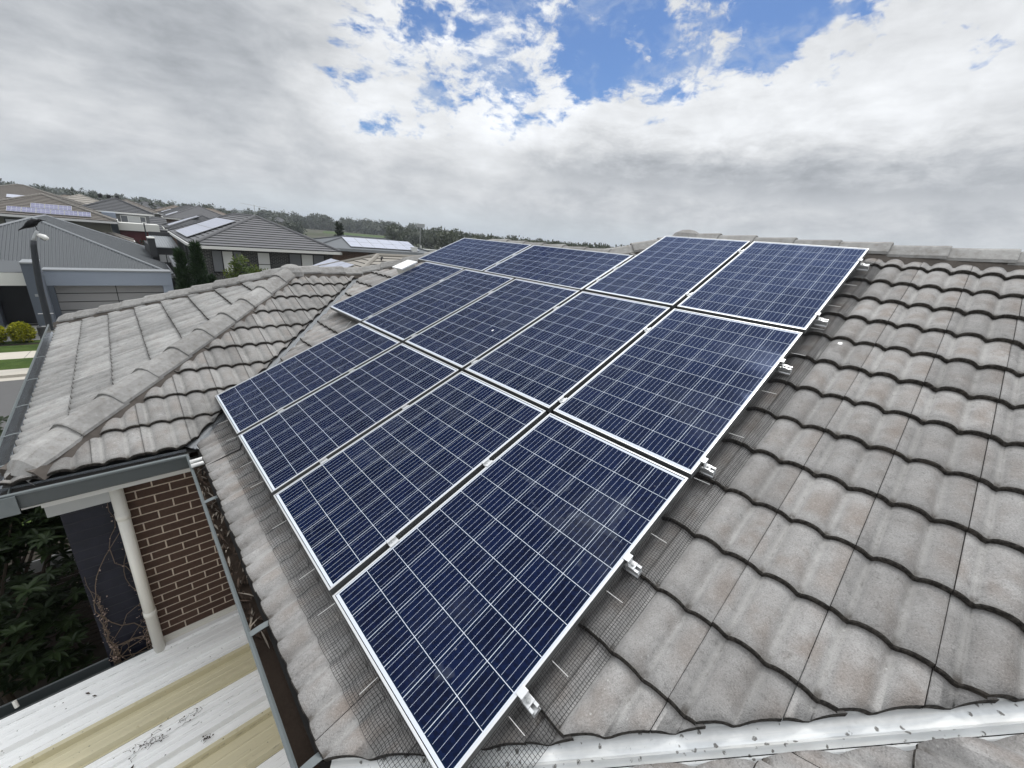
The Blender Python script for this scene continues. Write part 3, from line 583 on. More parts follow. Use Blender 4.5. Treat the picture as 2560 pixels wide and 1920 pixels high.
def rail(lab,v,u0,u1,ns,gaps,dn=0.,near=True):
    t_=thing('mounting_rail',lab,'mounting rail',rp(u0,v,-.06),'mounting rails under the panels')
    mb=MB(); top=-.0405+dn; w_=.020; h_=.046           # channel section with lips
    P=[(-w_,top-h_),(w_,top-h_),(w_,top-h_+.006),(w_-.005,top-h_+.010),(w_-.005,top-.018),(w_,top-.014),(w_,top),(.008,top),(.008,top-.005),(.014,top-.006),(.014,top-.026),(-.014,top-.026),(-.014,top-.006),(-.008,top-.005),(-.008,top),(-w_,top),(-w_,top-.014),(-w_+.005,top-.018),(-w_+.005,top-h_+.010),(-w_,top-h_+.006)]
    mb.sweep(P,rp(u0,v),rp(u1,v),VM,NM); mb.build('channel','alu',t_)
    if near:                                            # end clamp: stepped bracket, bolt
        mb=MB(); e=-.0 
        slab(mb,-.0225,.0095,v-.020,v+.020,dn+.0005,dn+.005); slab(mb,-.0185,-.0135,v-.020,v+.020,top+.0045,dn+.0005); slab(mb,-.046,-.0135,v-.020,v+.020,top,top+.0045)
        ec=mb.build('end_clamp','alu',t_,bevel=.001)
        mb=MB(); mb.tube([rp(-.030,v,top+.0045),rp(-.030,v,top+.007)],.0095,16); mb.tube([rp(-.030,v,top+.007),rp(-.030,v,top+.013)],.0058,6); mb.build('clamp_bolt','alu_dull',ec)
    for g in gaps:                                      # mid clamps bridging the gap between two panels
        mb=MB(); slab(mb,g-.0285,g-.012,v-.027,v+.027,dn+.0005,dn+.0042); slab(mb,g+.012,g+.0285,v-.027,v+.027,dn+.0005,dn+.0042); slab(mb,g-.0155,g-.012,v-.027,v+.027,dn-.010,dn+.0005); slab(mb,g+.012,g+.0155,v-.027,v+.027,dn-.010,dn+.0005); slab(mb,g-.012,g+.012,v-.027,v+.027,dn-.0125,dn-.0095)
        mc=mb.build('mid_clamp','alu',t_); mb=MB(); mb.tube([rp(g,v,dn-.0095),rp(g,v,dn-.002)],.006,8); mb.build('clamp_bolt','alu_dull',mc)
g4=[i*(PW+GU)+PW+GU/2 for i in range(4)]
names=['lowest','second lowest','third','fourth','fifth','topmost']
rail('aluminium rail under the nearest panel, lowest of the rail ends on the right',.37,-.068,4.12,1,g4[:3])
rail('aluminium rail under the lowest row, second rail end up from the bottom',1.075,-.067,4.12,1,g4[:3])
rail('aluminium rail under the middle row, third rail end up from the bottom',1.81,-.068,5.17,1,g4)
rail('aluminium rail under the middle row, fourth rail end up from the bottom',2.92,-.072,5.20,1,g4)
rail('aluminium rail under the top row, second rail end down from the ridge',3.625,-.08,5.42,1,[g4[0]-.0068,2.032,2.0502+PHT+GU/2],.0094)
rail('aluminium rail below the ridge caps, topmost rail end on the right',4.73,-.08,2.05,1,[g4[0]-.0068],.0094)
rail('aluminium rail under the two sideways panels, hidden but for its clamps',3.95,2.0,5.42,1,[2.032,2.0502+PHT+GU/2],.0094,near=False)
# ---------------------------------------------------------------- bird netting of black wire
def tile_h(u,v):                                        # top of the tiles above the glass plane
    s=((-u-.081)/.312)%1.; k=(v-.033)/.352; fr=k-math.floor(k); return BASE+prof(s)+.030*(1-fr)
def net(t_,along,lo,hi,outer):
    """along='v': hangs off the right-hand edge; 'u': off the eave edge. pitch about 13 mm"""
    mb=MB(); pitch=.0128; wr=.0010; nA=int((hi-lo)/pitch)
    prof_o=[.004,.004,.002,-.004,-.014,-.026]; prof_n=[-.040,-.052,-.066,-.080,-.094,-.106]
    def pt(a,i,ov=None):
        if i<len(prof_o): o_,n_=prof_o[i],prof_n[i]
        else:
            o_=-.026-(outer-.026)*(i-len(prof_o)+1)/9.; n_=None
        u,v=(o_,a) if along=='v' else (a,o_)
        h=tile_h(u,v)+.004; lift=.004*math.sin(a*9.+i)+.003
        if n_ is None: n_=h+lift
        else: n_=max(n_,h+lift)
        return rp(u,v,n_)
    K=len(prof_o)+9
    for a in np.arange(lo,hi,pitch): mb.tube([pt(a,i) for i in range(K)],wr,3,caps=False)
    st_=.026 if along=='v' else .020
    for i in range(K):
        if along=='v' and i>0 and False: continue
        mb.tube([pt(a,i) for a in np.arange(lo,hi,st_)],wr,3,caps=False)
    return mb.build('wire_mesh','wire_black',t_,fix=False)
nr=thing('bird_netting','black wire bird netting lying on the tiles along the right side of the panels','bird netting',rp(0,2.5,-.1),'bird netting round the panels')
net(nr,'v',-.16,4.98,.145)
ne=thing('bird_netting','black wire bird netting along the gutter side of the lowest panel row','bird netting',rp(2,0,-.1),'bird netting round the panels')
net(ne,'u',-.15,4.14,.157)
def rods(t_,lst,along):
    for a,sk in lst:
        mb=MB()
        if along=='v': p,q=rp(-.001,a,-.058),rp(-.074,a+sk,-.095)
        else: p,q=rp(a,-.012,-.056),rp(a+sk,-.106,-.098)
        mb.tube([p,q],.0016,6); mb.build('netting_clip','rod_white',t_)
rods(nr,[(.286,.003),(.535,.007),(.908,.015),(1.28,.02),(1.716,.034),(2.14,.045),(2.62,.055),(3.131,.06),(3.528,.07),(3.93,.074),(4.35,.08),(4.84,.08)],'v')
rods(ne,[(.08,.02),(.517,.03),(.993,.048),(1.281,.051),(1.788,.066),(2.331,.085),(2.66,.09),(3.16,.117),(3.55,.12),(3.98,.12)],'u')
# far-side clips under the overhanging panel and its dangling cable
mb=MB()
for u,v in ((5.05,1.62),(4.40,1.60)): mb.tube([rp(u,v+.06,-.05),rp(u+.02,v-.045,-.105)],.0016,6)
mb.build('netting_clip','rod_white',ne)
cb=MB(); pth=[rp(3.06,.02,-.05),rp(3.055,-.05,-.118),rp(3.06,-.12,-.112),rp(3.065,-.20,-.110),rp(3.075,-.30,-.108),rp(3.08,-.345,-.118),rp(3.085,-.37,-.17)]
cb.tube(pth,.0055,6); tag(cb.build('solar_cable','cable_black',smooth=True),'black cable running from under the panels down the tiles into the gutter','cable')
# ================================================================= leaf litter in the gutter
rg=np.random.RandomState(5); lit=MB(); gx=EV+.055-.07; gb=gz-.112
lit.add([(EV+.05,.3,gb+.006),(EV+.05,3.44,gb+.02),(EV-.065,3.44,gb+.02),(EV-.065,.3,gb+.006)],[(0,1,2,3)],2)
for i in range(330):
    y=1.25+2.25*rg.rand()**.8 if i<400 else .4+rg.rand()*3; x=gx+rg.uniform(-.052,.055); L=rg.uniform(.03,.13) if i%3 else rg.uniform(.01,.03); W=rg.uniform(.002,.0065); a=math.pi/2+rg.normal(0,.45)
    c=np.array([x,y,gb+.02+.055*rg.rand()*(1 if y>1.5 else .4)]); e1=np.array([math.cos(a),math.sin(a),rg.normal(0,.12)]); e2=np.array([-math.sin(a),math.cos(a),rg.normal(0,.5)]); P=[]
    for f,wd in ((-.5,.2),(-.2,1),(.15,.9),(.5,.1)):
        q=c+e1*L*f+np.array([0,0,.012*math.cos(f*3)]); q[0]=min(max(q[0],EV-.062),EV+.045); P+=[q-e2*W*wd,q+e2*W*wd]
    lit.add(P,[(0,2,3,1),(2,4,5,3),(4,6,7,5)],0 if rg.rand()<.22 else 1,rg.rand())
tag(lit.build('leaf_litter',['dry_leaf','dark_leaf','silt'],fix=False),'dry strap leaves and silt lying in the main gutter','leaf litter',kind='stuff')
# ================================================================= patio cover
zp=-2.52; YF=3.845
pc=thing('patio_cover','white ribbed metal patio cover with cream strips below the brick wall','patio cover',(-1.5,2.,zp))
ribs=[]; 
def sheet(name,y0,y1,matn,crowns,flat):
    """ribbed sheet spanning y0..y1 (y decreasing towards the viewer), crowns: list of (centre, half width, height)"""
    ys=set([y0,y1]); 
    for c,hw,h in crowns:
        for q in (c-hw,c-hw*.62,c-hw*.3,c,c+hw*.3,c+hw*.62,c+hw): ys.add(q)
    n=int((y0-y1)/.012)
    for i in range(n): ys.add(y1+(y0-y1)*i/n)
    ys=sorted(q for q in ys if y1<=q<=y0)
    def z(y):
        b=0.
        for c,hw,h in crowns:
            d_=abs(y-c)/hw
            if d_<1: b=max(b,h*(1 if d_<.66 else (1-d_)/.34))
        for f in flat:
            d_=abs(y-f)
            if d_<.008: b=max(b,.006*(1-d_/.008))
        return zp+b
    mb=MB(); XL,XR=-6.2,-.02; P=[]; nx=2
    for X in (XL,XR):
        for y in ys: P.append((X,y,z(y)+(X+.3)*.018))
    k=len(ys); mb.add(P,[(j,j+1,k+j+1,k+j) for j in range(k-1)])
    for c,hw,h in crowns:
        if h>.025:
            for q in range(7): X=-.42-q*.62; mb.tube([(X,c,zp+h+(X+.3)*.018),(X,c,zp+h+.006+(X+.3)*.018)],.009,6)
    return mb.build(name,matn,pc)
sheet('white_sheet',3.80,3.265,'sheet_white',[(3.768,.04,.028),(3.47,.030,.052)],[3.70,3.62,3.56,3.40,3.34,3.29])
sheet('cream_sheet',3.262,2.935,'sheet_cream',[(3.225,.030,.054),(2.985,.030,.054)],[3.15,3.09,3.04])
sheet('white_sheet',2.932,2.46,'sheet_white',[(2.80,.022,.02),(2.60,.030,.052)],[2.90,2.86,2.73,2.68,2.54,2.50])
sheet('cream_sheet',2.457,2.06,'sheet_cream',[(2.42,.030,.054),(2.10,.030,.054)],[2.3,2.2])
sheet('white_sheet',2.057,-3.0,'sheet_white',[(1.9-.3*i,.04,.03) for i in range(16)],[])
mb=MB(); mb.box(-.845,.0,3.79,3.862,zp+.004,zp+.008); mb.obox((-.845,3.842,zp+.006),(.845,0,0),(0,.004,0),(0,0,.055)); mb.build('wall_flashing','pipe_cream',pc)
mb=MB(); y=3.80
mb.sweep([(0,0),(0,-.10),(.012,-.112),(.10,-.112),(.112,-.10),(.112,.01),(.120,.018),(.128,.012),(.128,-.004),(.120,-.008),(.118,-.104),(.102,-.12),(.008,-.12),(-.006,-.104),(-.006,0)],(-6.2,y+.03,zp-.106),(-.875,y+.03,zp+.004-.006),(0,1,0),(0,0,1)); mb.build('patio_gutter','gutter_paint',pc)
mb=MB(); mb.box(-6.2,-.875,3.798,3.826,zp-.14,zp-.006) if False else mb.obox((-6.2,3.80,zp-.2),(5.325,0,.0),(0,.022,0),(0,0,.085)); mb.build('patio_beam','fascia_white',pc)
mb=MB(); mb.obox((-.865,3.80,zp-.05),(.055,0,0),(0,.10,0),(0,0,.105)); mb.obox((-.86,3.76,zp+.03),(.06,.05,0),(-.03,.05,.0),(0,0,.02)); mb.build('flashing_end','pipe_cream',pc,bevel=.004)
mb=MB(); mb.tube([(-1.80,3.86,zp-.01),(-1.81,3.89,zp+.045)],.015,8); mb.build('vent_pipe','pipe_cream',pc)
# twig and dirt clusters on the sheets
for k,(cx,cy,n_,lab) in enumerate([(-.98,2.80,26,'tangle of dark twigs and droppings in the middle of the patio sheet'),(-.78,2.80,14,'loose dark seeds and twig scraps nearest the gutter on the patio sheet'),(-.62,2.54,16,'small dark clump of dirt low on the patio sheet beside the lower cream strip')]):
    mb=MB()
    for i in range(n_):
        a=rg.rand()*math.tau; L=rg.uniform(.01,.05) if k<2 else rg.uniform(.006,.022); c=np.array([cx+rg.normal(0,.085 if k<2 else .018),cy+rg.normal(0,.035 if k<2 else .016),zp+.012+.018*rg.rand()]); c[2]+=(c[0]+.3)*.018
        mb.tube([c,c+np.array([math.cos(a)*L,math.sin(a)*L*.6,rg.uniform(0,.012)]),c+np.array([math.cos(a+.6)*L*1.7,math.sin(a+.6)*L*1.1,.004])],.0016,4)
        if i%2: mb.obox(c,(.010,.002,0),(-.001,.007,0),(0,0,.004))
    tag(mb.build('twig_debris','twig'),lab,'debris','twig debris on the patio roof')
rgs=np.random.RandomState(31)
for k in range(12):
    mb=MB(); c=np.array([rgs.uniform(-1.7,-.5),rgs.uniform(2.3,3.7),zp+.012]); c[2]+=(c[0]+.3)*.018; a=rgs.rand()*3; s_=rgs.uniform(.012,.026)
    mb.add([c-(s_*math.cos(a),s_*math.sin(a),0),c+(s_*.35*math.sin(a),-s_*.35*math.cos(a),.004),c+(s_*math.cos(a),s_*math.sin(a),.002),c-(s_*.35*math.sin(a),-s_*.35*math.cos(a),-.004)],[(0,1,2,3)]); mb.obox(c,(s_*.3,0,0),(0,s_*.2,0),(0,0,.004))
    tag(mb.build('fallen_leaf','dark_leaf',fix=False),'small dark fallen leaf scrap lying loose on the patio cover sheets','leaf','leaf scraps on the patio cover')
def dropping(u,v,n,r,lab):
    mb=MB(); P=[rp(u,v,n+.002)]+[rp(u+r*math.cos(i*math.tau/10)*(1+.3*math.sin(i*2.3)),v+r*1.3*math.sin(i*math.tau/10),n) for i in range(10)]; mb.add(P,[(0,1+i,1+(i+1)%10) for i in range(10)]); tag(mb.build('bird_dropping','rod_white',fix=False),lab,'dropping')
dropping(2.316,2.280,.001,.011,'white bird dropping on a panel in the middle row'); dropping(-.211,3.48,tile_h(-.211,3.48)+.004,.014,'white bird dropping on the bare tiles right of the netting')
# ================================================================= dead vine on the dark wall
vine=thing('dry_vine','leafless dry vine with pale papery leaves on the dark cladding wall','vine',(-1.0,3.9,-3.5))
rg=np.random.RandomState(11); st_=MB(); lf=MB()
def vb(p,a,n,step,r,depth):
    path=[p]; 
    for i in range(n):
        a+=rg.normal(0,.38); a=1.57+(a-1.57)*.95; p=p+np.array([math.cos(a)*step,0,math.sin(a)*step]); p[0]=p[0] if p[0]>-1.19 else -2.38-p[0]; p[0]=p[0] if p[0]<-.83 else -1.66-p[0]; p[1]=3.90+rg.uniform(-.02,.004); p[2]=min(max(p[2],-4.6),-.76); path.append(p.copy())
        for _ in range(2):
            if rg.rand()<.42:
                q=p+np.array([rg.normal(0,.016),-.01-rg.rand()*.03,rg.normal(0,.016)]); s_=rg.uniform(.005,.012); u_=rg.normal(0,1,3); u_/=np.linalg.norm(u_); w2=np.cross(u_,rg.normal(0,1,3)); w2/=np.linalg.norm(w2); lf.add([q-u_*s_,q+w2*s_*.6,q+u_*s_,q-w2*s_*.6],[(0,1,2,3)],0,rg.rand())
        if depth<1 and rg.rand()<.28: vb(p.copy(),a+rg.choice([-1,1])*rg.uniform(.5,1.1),max(3,n-3),step*.85,r*.65,depth+1)
    st_.tube(path,[r*(1-.6*i/len(path)) for i in range(len(path))],5)
for x,a in ((-.88,1.75),(-.94,1.85),(-1.0,1.5),(-1.07,1.6),(-1.12,1.35)): vb(np.array([x,3.9,-4.5]),a,26,.115,.007,0)
simple('vine_bark',(.15,.11,.08),.9,var=.4); st_.build('vine_stem','vine_bark',vine,fix=False); simple('papery_leaf',(.34,.25,.21),.8,var=.5,scale=30); lf.build('dry_leaves','papery_leaf',vine,fix=False)
# ================================================================= ground, street
GZ=-5.4
def rotp(ang): a=R(ang); return np.array([math.cos(a),math.sin(a),0]),np.array([-math.sin(a),math.cos(a),0])
S1,S2=rotp(-5.); SO=np.array([-4.5,24.9,0])
def struct(name,mb,m,**k): return tag(mb.build(name,m,**k),kind='structure')
mb=MB(); n=64; P=[(0,0,GZ-.16)]+[(4200*math.cos(i*math.tau/n),4200*math.sin(i*math.tau/n),GZ-.16) for i in range(n)]
mb.add(P,[(0,1+i,1+(i+1)%n) for i in range(n)]); struct('ground',mb,'ground')
def strip(name,b0,b1,z,th,m,a0=-60,a1=60,**k):
    mb=MB(); mb.obox(SO+S1*a0+S2*b0+np.array([0,0,z-th]),S1*(a1-a0),S2*(b1-b0),(0,0,th)); return struct(name,mb,m,**k)
strip('road',-8.3,-.45,GZ-.12,.03,'asphalt'); strip('far_gutter_channel',-.45,-.02,GZ-.11,.04,'kerb_concrete'); strip('far_kerb',-.02,.85,GZ-.0,.15,'kerb_concrete')
strip('far_verge_lawn',.85,2.55,GZ+.01,.15,'grass'); strip('footpath',2.55,3.85,GZ+.005,.15,'path_concrete',a0=-60,a1=40); strip('front_lawn',3.85,5.15,GZ+.01,.15,'grass',a0=-40,a1=1.4)
strip('garden_bed',5.15,5.55,GZ+.0,.15,'soil',a0=-40,a1=1.2); strip('bed_lawn',5.55,6.1,GZ+.015,.15,'grass',a0=-40,a1=1.2); strip('pebble_bed',6.1,8.3,GZ,.15,'pebble',a0=-40,a1=.9); strip('driveway',3.85,8.9,GZ+.0,.15,'path_concrete',a0=1.4,a1=6.4)
strip('near_kerb',-9.1,-8.3,GZ-.0,.15,'kerb_concrete'); strip('near_verge_lawn',-13.5,-9.1,GZ+.0,.15,'grass')
mb=MB()
for i in range(20): mb.obox(SO+S1*(-24+i*1.5)+S2*2.56+np.array([0,0,GZ+.002]),S1*.02,S2*1.28,(0,0,.005))
tag(mb.build('path_joints','asphalt'),kind='structure')
mb=MB(); mb.box(-7.5,0.05,3.84,11.2,GZ-.1,GZ+.12); struct('garden_soil',mb,'soil')
mb=MB(); mb.box(-7.5,0.0,-3,3.80,GZ-.1,GZ+.10); struct('patio_floor',mb,'path_concrete')
# ================================================================= houses
class House:
    def __init__(s,name,label,x,y,ang,w,d,ez,pitch,roof,wall,edge='slate_edge',cap=None,gauge=.34,over=.5,gz=GZ,trim='trim_white',kind='tile',lift=.035,wallobj=True,cat='house',group=None):
        s.e1,s.e2=rotp(ang); s.o=np.array([x,y,0.]); s.w,s.d,s.ez,s.p=w,d,ez,R(pitch); s.S=min(w,d)/2; s.over=over
        s.t=thing(name,label,cat,(x,y,gz),group); s.cap=cap or roof
        L=s.L; S=s.S
        faces=dict(front=(L(0,0),s.e1,s.e2,w),right=(L(w,0),s.e2,-s.e1,d),back=(L(w,d),-s.e1,-s.e2,w),left=(L(0,d),-s.e2,s.e1,d)); s.faces=faces; tp=math.tan(s.p); mb=MB()
        z3=np.array([0,0,1.])
        if kind=='tile':
            K=max(2,int(round(S/math.cos(s.p)/gauge)))
            for nm,(A,e,q,ln) in faces.items():
                for k in range(K):
                    r0=S*k/K; r1=S*(k+1)/K; up=z3*lift
                    a,b=A+e*r0+q*r0+z3*(r0*tp),A+e*(ln-r0)+q*r0+z3*(r0*tp); c,d_=A+e*(ln-r1)+q*r1+z3*(r1*tp),A+e*r1+q*r1+z3*(r1*tp)
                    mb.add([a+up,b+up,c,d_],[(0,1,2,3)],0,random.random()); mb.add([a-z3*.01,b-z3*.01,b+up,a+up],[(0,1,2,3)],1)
        else:
            for nm,(A,e,q,ln) in faces.items(): mb.add([A,A+e*ln,A+e*(ln-S)+q*S+z3*S*tp,A+e*S+q*S+z3*S*tp],[(0,1,2,3)])
        if kind!='ribbed': s.roof=mb.build('roof',[roof,edge],s.t,fix=False)
        else: s.ribbed(roof)
        # hips and ridges
        mb=MB(); hi=z3*(S*tp+.02); lo=z3*.05; rr=.10 if kind=='tile' else .07
        if w<=d: c1,c2=L(S,S)+hi,L(S,d-S)+hi; pr=[(L(0,0),c1),(L(w,0),c1),(L(w,d),c2),(L(0,d),c2)]
        else: c1,c2=L(S,S)+hi,L(w-S,S)+hi; pr=[(L(0,0),c1),(L(w,0),c2),(L(w,d),c2),(L(0,d),c1)]
        for a,b in pr: mb.tube([a+lo,b],rr,6,0,True,random.random())
        if np.linalg.norm(c1-c2)>.3: mb.tube([c1,c2],rr,6,0,True,random.random())
        s.c1,s.c2=c1,c2; mb.build('ridge_capping',s.cap,s.t)
        mb=MB()                                          # fascia and gutter ring
        for nm,(A,e,q,ln) in faces.items(): mb.obox(A-q*.10-e*.1-z3*.20,e*(ln+.2),q*.13,z3*.17,0); 
        mb.build('eave_gutter',trim,s.t)
        if wallobj:
            mb=MB(); b0=s.L(over,over,gz); mb.obox(b0,s.e1*(w-2*over),s.e2*(d-2*over),z3*(ez-.16-gz)); 
            mb.obox(s.L(.05,.05)+z3*(ez-.19) -z3*s.L(.05,.05)[2],s.e1*(w-.1),s.e2*(d-.1),z3*.02,1) if over>.15 else None
            s.wall=mb.build('wall',[wall,trim],s.t)
    def L(s,a,b,z=None): q=s.o+s.e1*a+s.e2*b; q=q.copy(); q[2]=s.ez if z is None else z; return q
    def ribbed(s,roofm,pitch=.152,h=.036):
        tp=math.tan(s.p); z3=np.array([0,0,1.]); me_all=[]; mb=MB()
        for nm,(A,e,q,ln) in s.faces.items():
            u=(q+z3*tp); u/=np.linalg.norm(u); nn=np.cross(e,u)
            if nn[2]<0: nn=-nn
            run=s.S*math.sqrt(1+tp*tp)*1.0; k=int(ln/pitch)
            for i in range(k):
                a0=i*pitch
                for (f0,f1,h0,h1) in ((0,.28,0,0),(.28,.42,0,1),(.42,.72,1,1),(.72,.86,1,0),(.86,1,0,0)):
                    x0,x1=a0+f0*pitch,a0+f1*pitch; r0,r1=min(x0,ln-x0,s.S)*math.sqrt(1+tp*tp),min(x1,ln-x1,s.S)*math.sqrt(1+tp*tp)
                    mb.add([A+e*x0+nn*h0*h,A+e*x1+nn*h1*h,A+e*x1+u*max(r1,.001)+nn*h1*h,A+e*x0+u*max(r0,.001)+nn*h0*h],[(0,1,2,3)])
        s.roof=mb.build('roof',roofm,s.t,fix=False)
    def window(s,face,a0,a1,z0,z1,pane='window_pale',frame='frame_black',proud=.03,fw=.06,mull=(),trans=()):
        A,e,q,ln=s.faces[face]; z3=np.array([0,0,1.]); o=A+q*(s.over-proud)+e*0; o=o.copy(); o[2]=0
        mb=MB(); y=q*.05
        def bar(x0,x1,za,zb,pr=0): mb.obox(o+e*x0+z3*za-q*pr,e*(x1-x0),y+q*pr,z3*(zb-za))
        bar(a0,a0+fw,z0,z1); bar(a1-fw,a1,z0,z1); bar(a0+fw,a1-fw,z1-fw,z1); bar(a0+fw,a1-fw,z0,z0+fw)
        for m_ in mull: bar(m_-fw/2,m_+fw/2,z0+fw,z1-fw,.002)
        for tz in trans: bar(a0+fw,a1-fw,tz-fw/3,tz+fw/3)
        f=mb.build('window',frame,s.t); 
        panes=pane if isinstance(pane,(list,tuple)) else [pane]; xs=[a0+fw]+[m_ for m_ in mull]+[a1-fw]
        for i in range(len(xs)-1):
            mb=MB(); g=fw/2; mb.obox(o+e*(xs[i]+(g if i else 0))+z3*(z0+fw)+q*.02,e*(xs[i+1]-xs[i]-(g if i else 0)-(g if i<len(xs)-2 else 0)),q*.028,z3*(z1-z0-2*fw)); mb.build('pane',panes[i%len(panes)],f)
        return f
    def panel(s,face,a0,r0,na,nr,pw,ph,matn,lab,group,lift=.09,skip=(),each=True,gap=.025):
        """panels on a roof face: pw along the eave, ph up the slope, starting at (a0,r0)"""
        A,e,q,ln=s.faces[face]; z3=np.array([0,0,1.]); tp=math.tan(s.p); u=q+z3*tp; u/=np.linalg.norm(u); nn=np.cross(e,u); nn=nn if nn[2]>0 else -nn
        k=0; tot=na*nr-len(skip); words=['first','second','third','fourth','fifth','sixth','seventh','eighth','ninth','tenth','eleventh','twelfth']
        base=None
        for j in range(nr):
            for i in range(na):
                if (i,j) in skip: continue
                P0=A+e*(a0+i*(pw+gap))+u*(r0+j*(ph+gap))+nn*lift
                mw=pmat(P0,e,u,nn)
                if base is None:
                    mb=MB(); mb.box(0,pw,0,ph,-.035,-.002); base=mb.build('solar_module','alu_dull'); mb=MB(); mb.box(.018,pw-.018,.018,ph-.018,-.01,.001); g=mb.build('panel_face',matn,base); o=base; o.matrix_world=mw
                else: o=dup(base,mw=mw)
                rowtxt='' if nr==1 else (' lower row' if j==0 else (' upper row' if j==nr-1 else ' middle row'))
                tag(o,lab%(words[min(i,11)],rowtxt),'solar panel',group); k+=1
        return base
# H1: single-storey house with grey ribbed metal roof, across the street
H1=House('street_house','single storey house with grey ribbed metal roof and blue rendered garage across the street',-10.3,34.9,-1.5,12.5,19.2,-2.45,23.5,'roof_metal_grey','render_blue',cap='roof_trim',kind='ribbed',trim='roof_trim',over=.45)
t_=H1.t
def bx(name,x0,x1,y0,y1,z0,z1,m,parent=t_,bev=0.):
    mb=MB(); a,b=rotp(-1.5); o=np.array([x0,33.8,0])+0; mb.obox(np.array([x0,y0,z0]),np.array([x1-x0,(x1-x0)*a[1],0]),np.array([0,y1-y0,0]),np.array([0,0,z1-z0])); return mb.build(name,m,parent,bevel=bev)
bx('garage_parapet',-3.45,2.0,33.6,34.6,-2.98,-2.17,'render_blue'); bx('parapet_cap',-3.48,2.03,33.56,34.64,-2.167,-2.10,'roof_trim'); bx('garage_pier',-3.45,-3.2,33.62,34.6,GZ,-2.984,'render_slate'); bx('garage_pier',1.5,2.0,33.5,34.6,GZ,-2.984,'render_blue')
gd=bx('garage_door',-3.2,1.5,33.95,34.05,GZ,-2.984,'garage_grey')
mb=MB()
for k in range(1,5): mb.obox((-3.2,33.94,GZ+.484*k-.02),(4.7,-.123,0),(0,.012,0),(0,0,.04))
mb.obox((-.70,33.87,GZ),(.035,0,0),(0,.012,0),(0,0,2.4)); mb.build('panel_groove','frame_black',gd)
bx('entry_beam',-12,-3.97,33.0,33.5,-2.86,-2.20,'render_white'); 
mb=MB(); mb.obox((-12,33.0,-2.196),(8.05,-.2,0),(0,1.6,.42),(0,0,.02)); er=mb.build('entry_roof','roof_metal_grey',t_); mb=MB()
for k in range(20): mb.obox((-12+k*.42,33.0,-2.176),(.05,0,0),(0,1.6,.42),(0,0,.035))
mb.build('standing_seam','roof_metal_dark',er)
pl=bx('entry_pillar',-3.97,-3.42,31.55,33.0,GZ,-1.60,'render_slate'); bx('pillar_cap',-4.0,-3.38,31.5,33.1,-1.597,-1.53,'roof_trim')
mb=MB(); mb.obox((-3.78,31.53,-3.25),(.12,0,0),(0,.02,0),(0,0,.13)); mb.obox((-3.63,31.53,-3.25),(.12,0,0),(0,.02,0),(0,0,.13)); mb.build('number_plate','roof_trim',pl)
bx('entry_door',-5.5,-4.05,35.2,35.28,GZ+.05,-2.9,'door_dark'); bx('entry_side_wall',-6.0,-5.5,34.2,35.3,GZ,-2.87,'render_slate'); bx('entry_back_wall',-12,-5.5,35.2,35.3,GZ,-2.3,'render_slate'); bx('porch_slab',-12,-3.98,32.9,36.05,GZ-.1,GZ+.06,'porch_tile')
mb=MB(); mb.obox((-5.4,34.5,GZ+.065),(1.1,0,0),(0,.4,0),(0,0,.02)); tag(mb.build('door_mat','dark_metal'),'dark door mat on the pale porch across the street','door mat')
# porch stool
st_=thing('bar_stool','dark thin legged stool on the porch at the left edge','stool',(-5.75,33.6,GZ+.06)); mb=MB(); mb.obox((-5.95,33.4,GZ+.72),(.36,0,0),(0,.36,0),(0,0,.05)); mb.build('seat','dark_metal',st_)
for dx_ in (-.17,.15):
    for dy_ in (-.16,.14): mb=MB(); mb.tube([(-5.77+dx_,33.58+dy_,GZ+.72),(-5.77+dx_*1.25,33.58+dy_*1.25,GZ+.06)],.016,6); mb.build('leg','dark_metal',st_)
# letterbox pillar
lb=thing('letterbox','dark letterbox pillar on the lawn before the blue garage house','letterbox',(-3.69,29.7,GZ)); mb=MB(); mb.obox((-3.83,29.55,GZ),(.30,0,0),(0,.28,0),(0,0,.50)); mb.build('pillar','render_charcoal',lb,bevel=.01)
mb=MB(); mb.obox((-3.85,29.53,GZ+.52),(.34,0,0),(0,.32,0),(0,0,.44)); bxx=mb.build('mail_box','dark_metal',lb,bevel=.01); mb=MB(); mb.obox((-3.80,29.515,GZ+.62),(.05,0,0),(0,.02,0),(0,0,.26)); mb.build('mail_slot','frame_black',bxx)
mb=MB(); mb.tube([(-3.66,29.54,GZ+.30),(-3.66,29.52,GZ+.30)],.045,12); mb.build('number_disc','roof_trim',lb); mb=MB(); mb.obox((-3.9,29.45,GZ+.0),(.46,0,0),(0,.45,0),(0,0,.03)); mb.build('base_pad','path_concrete',lb)
mb=MB()
mb2=None
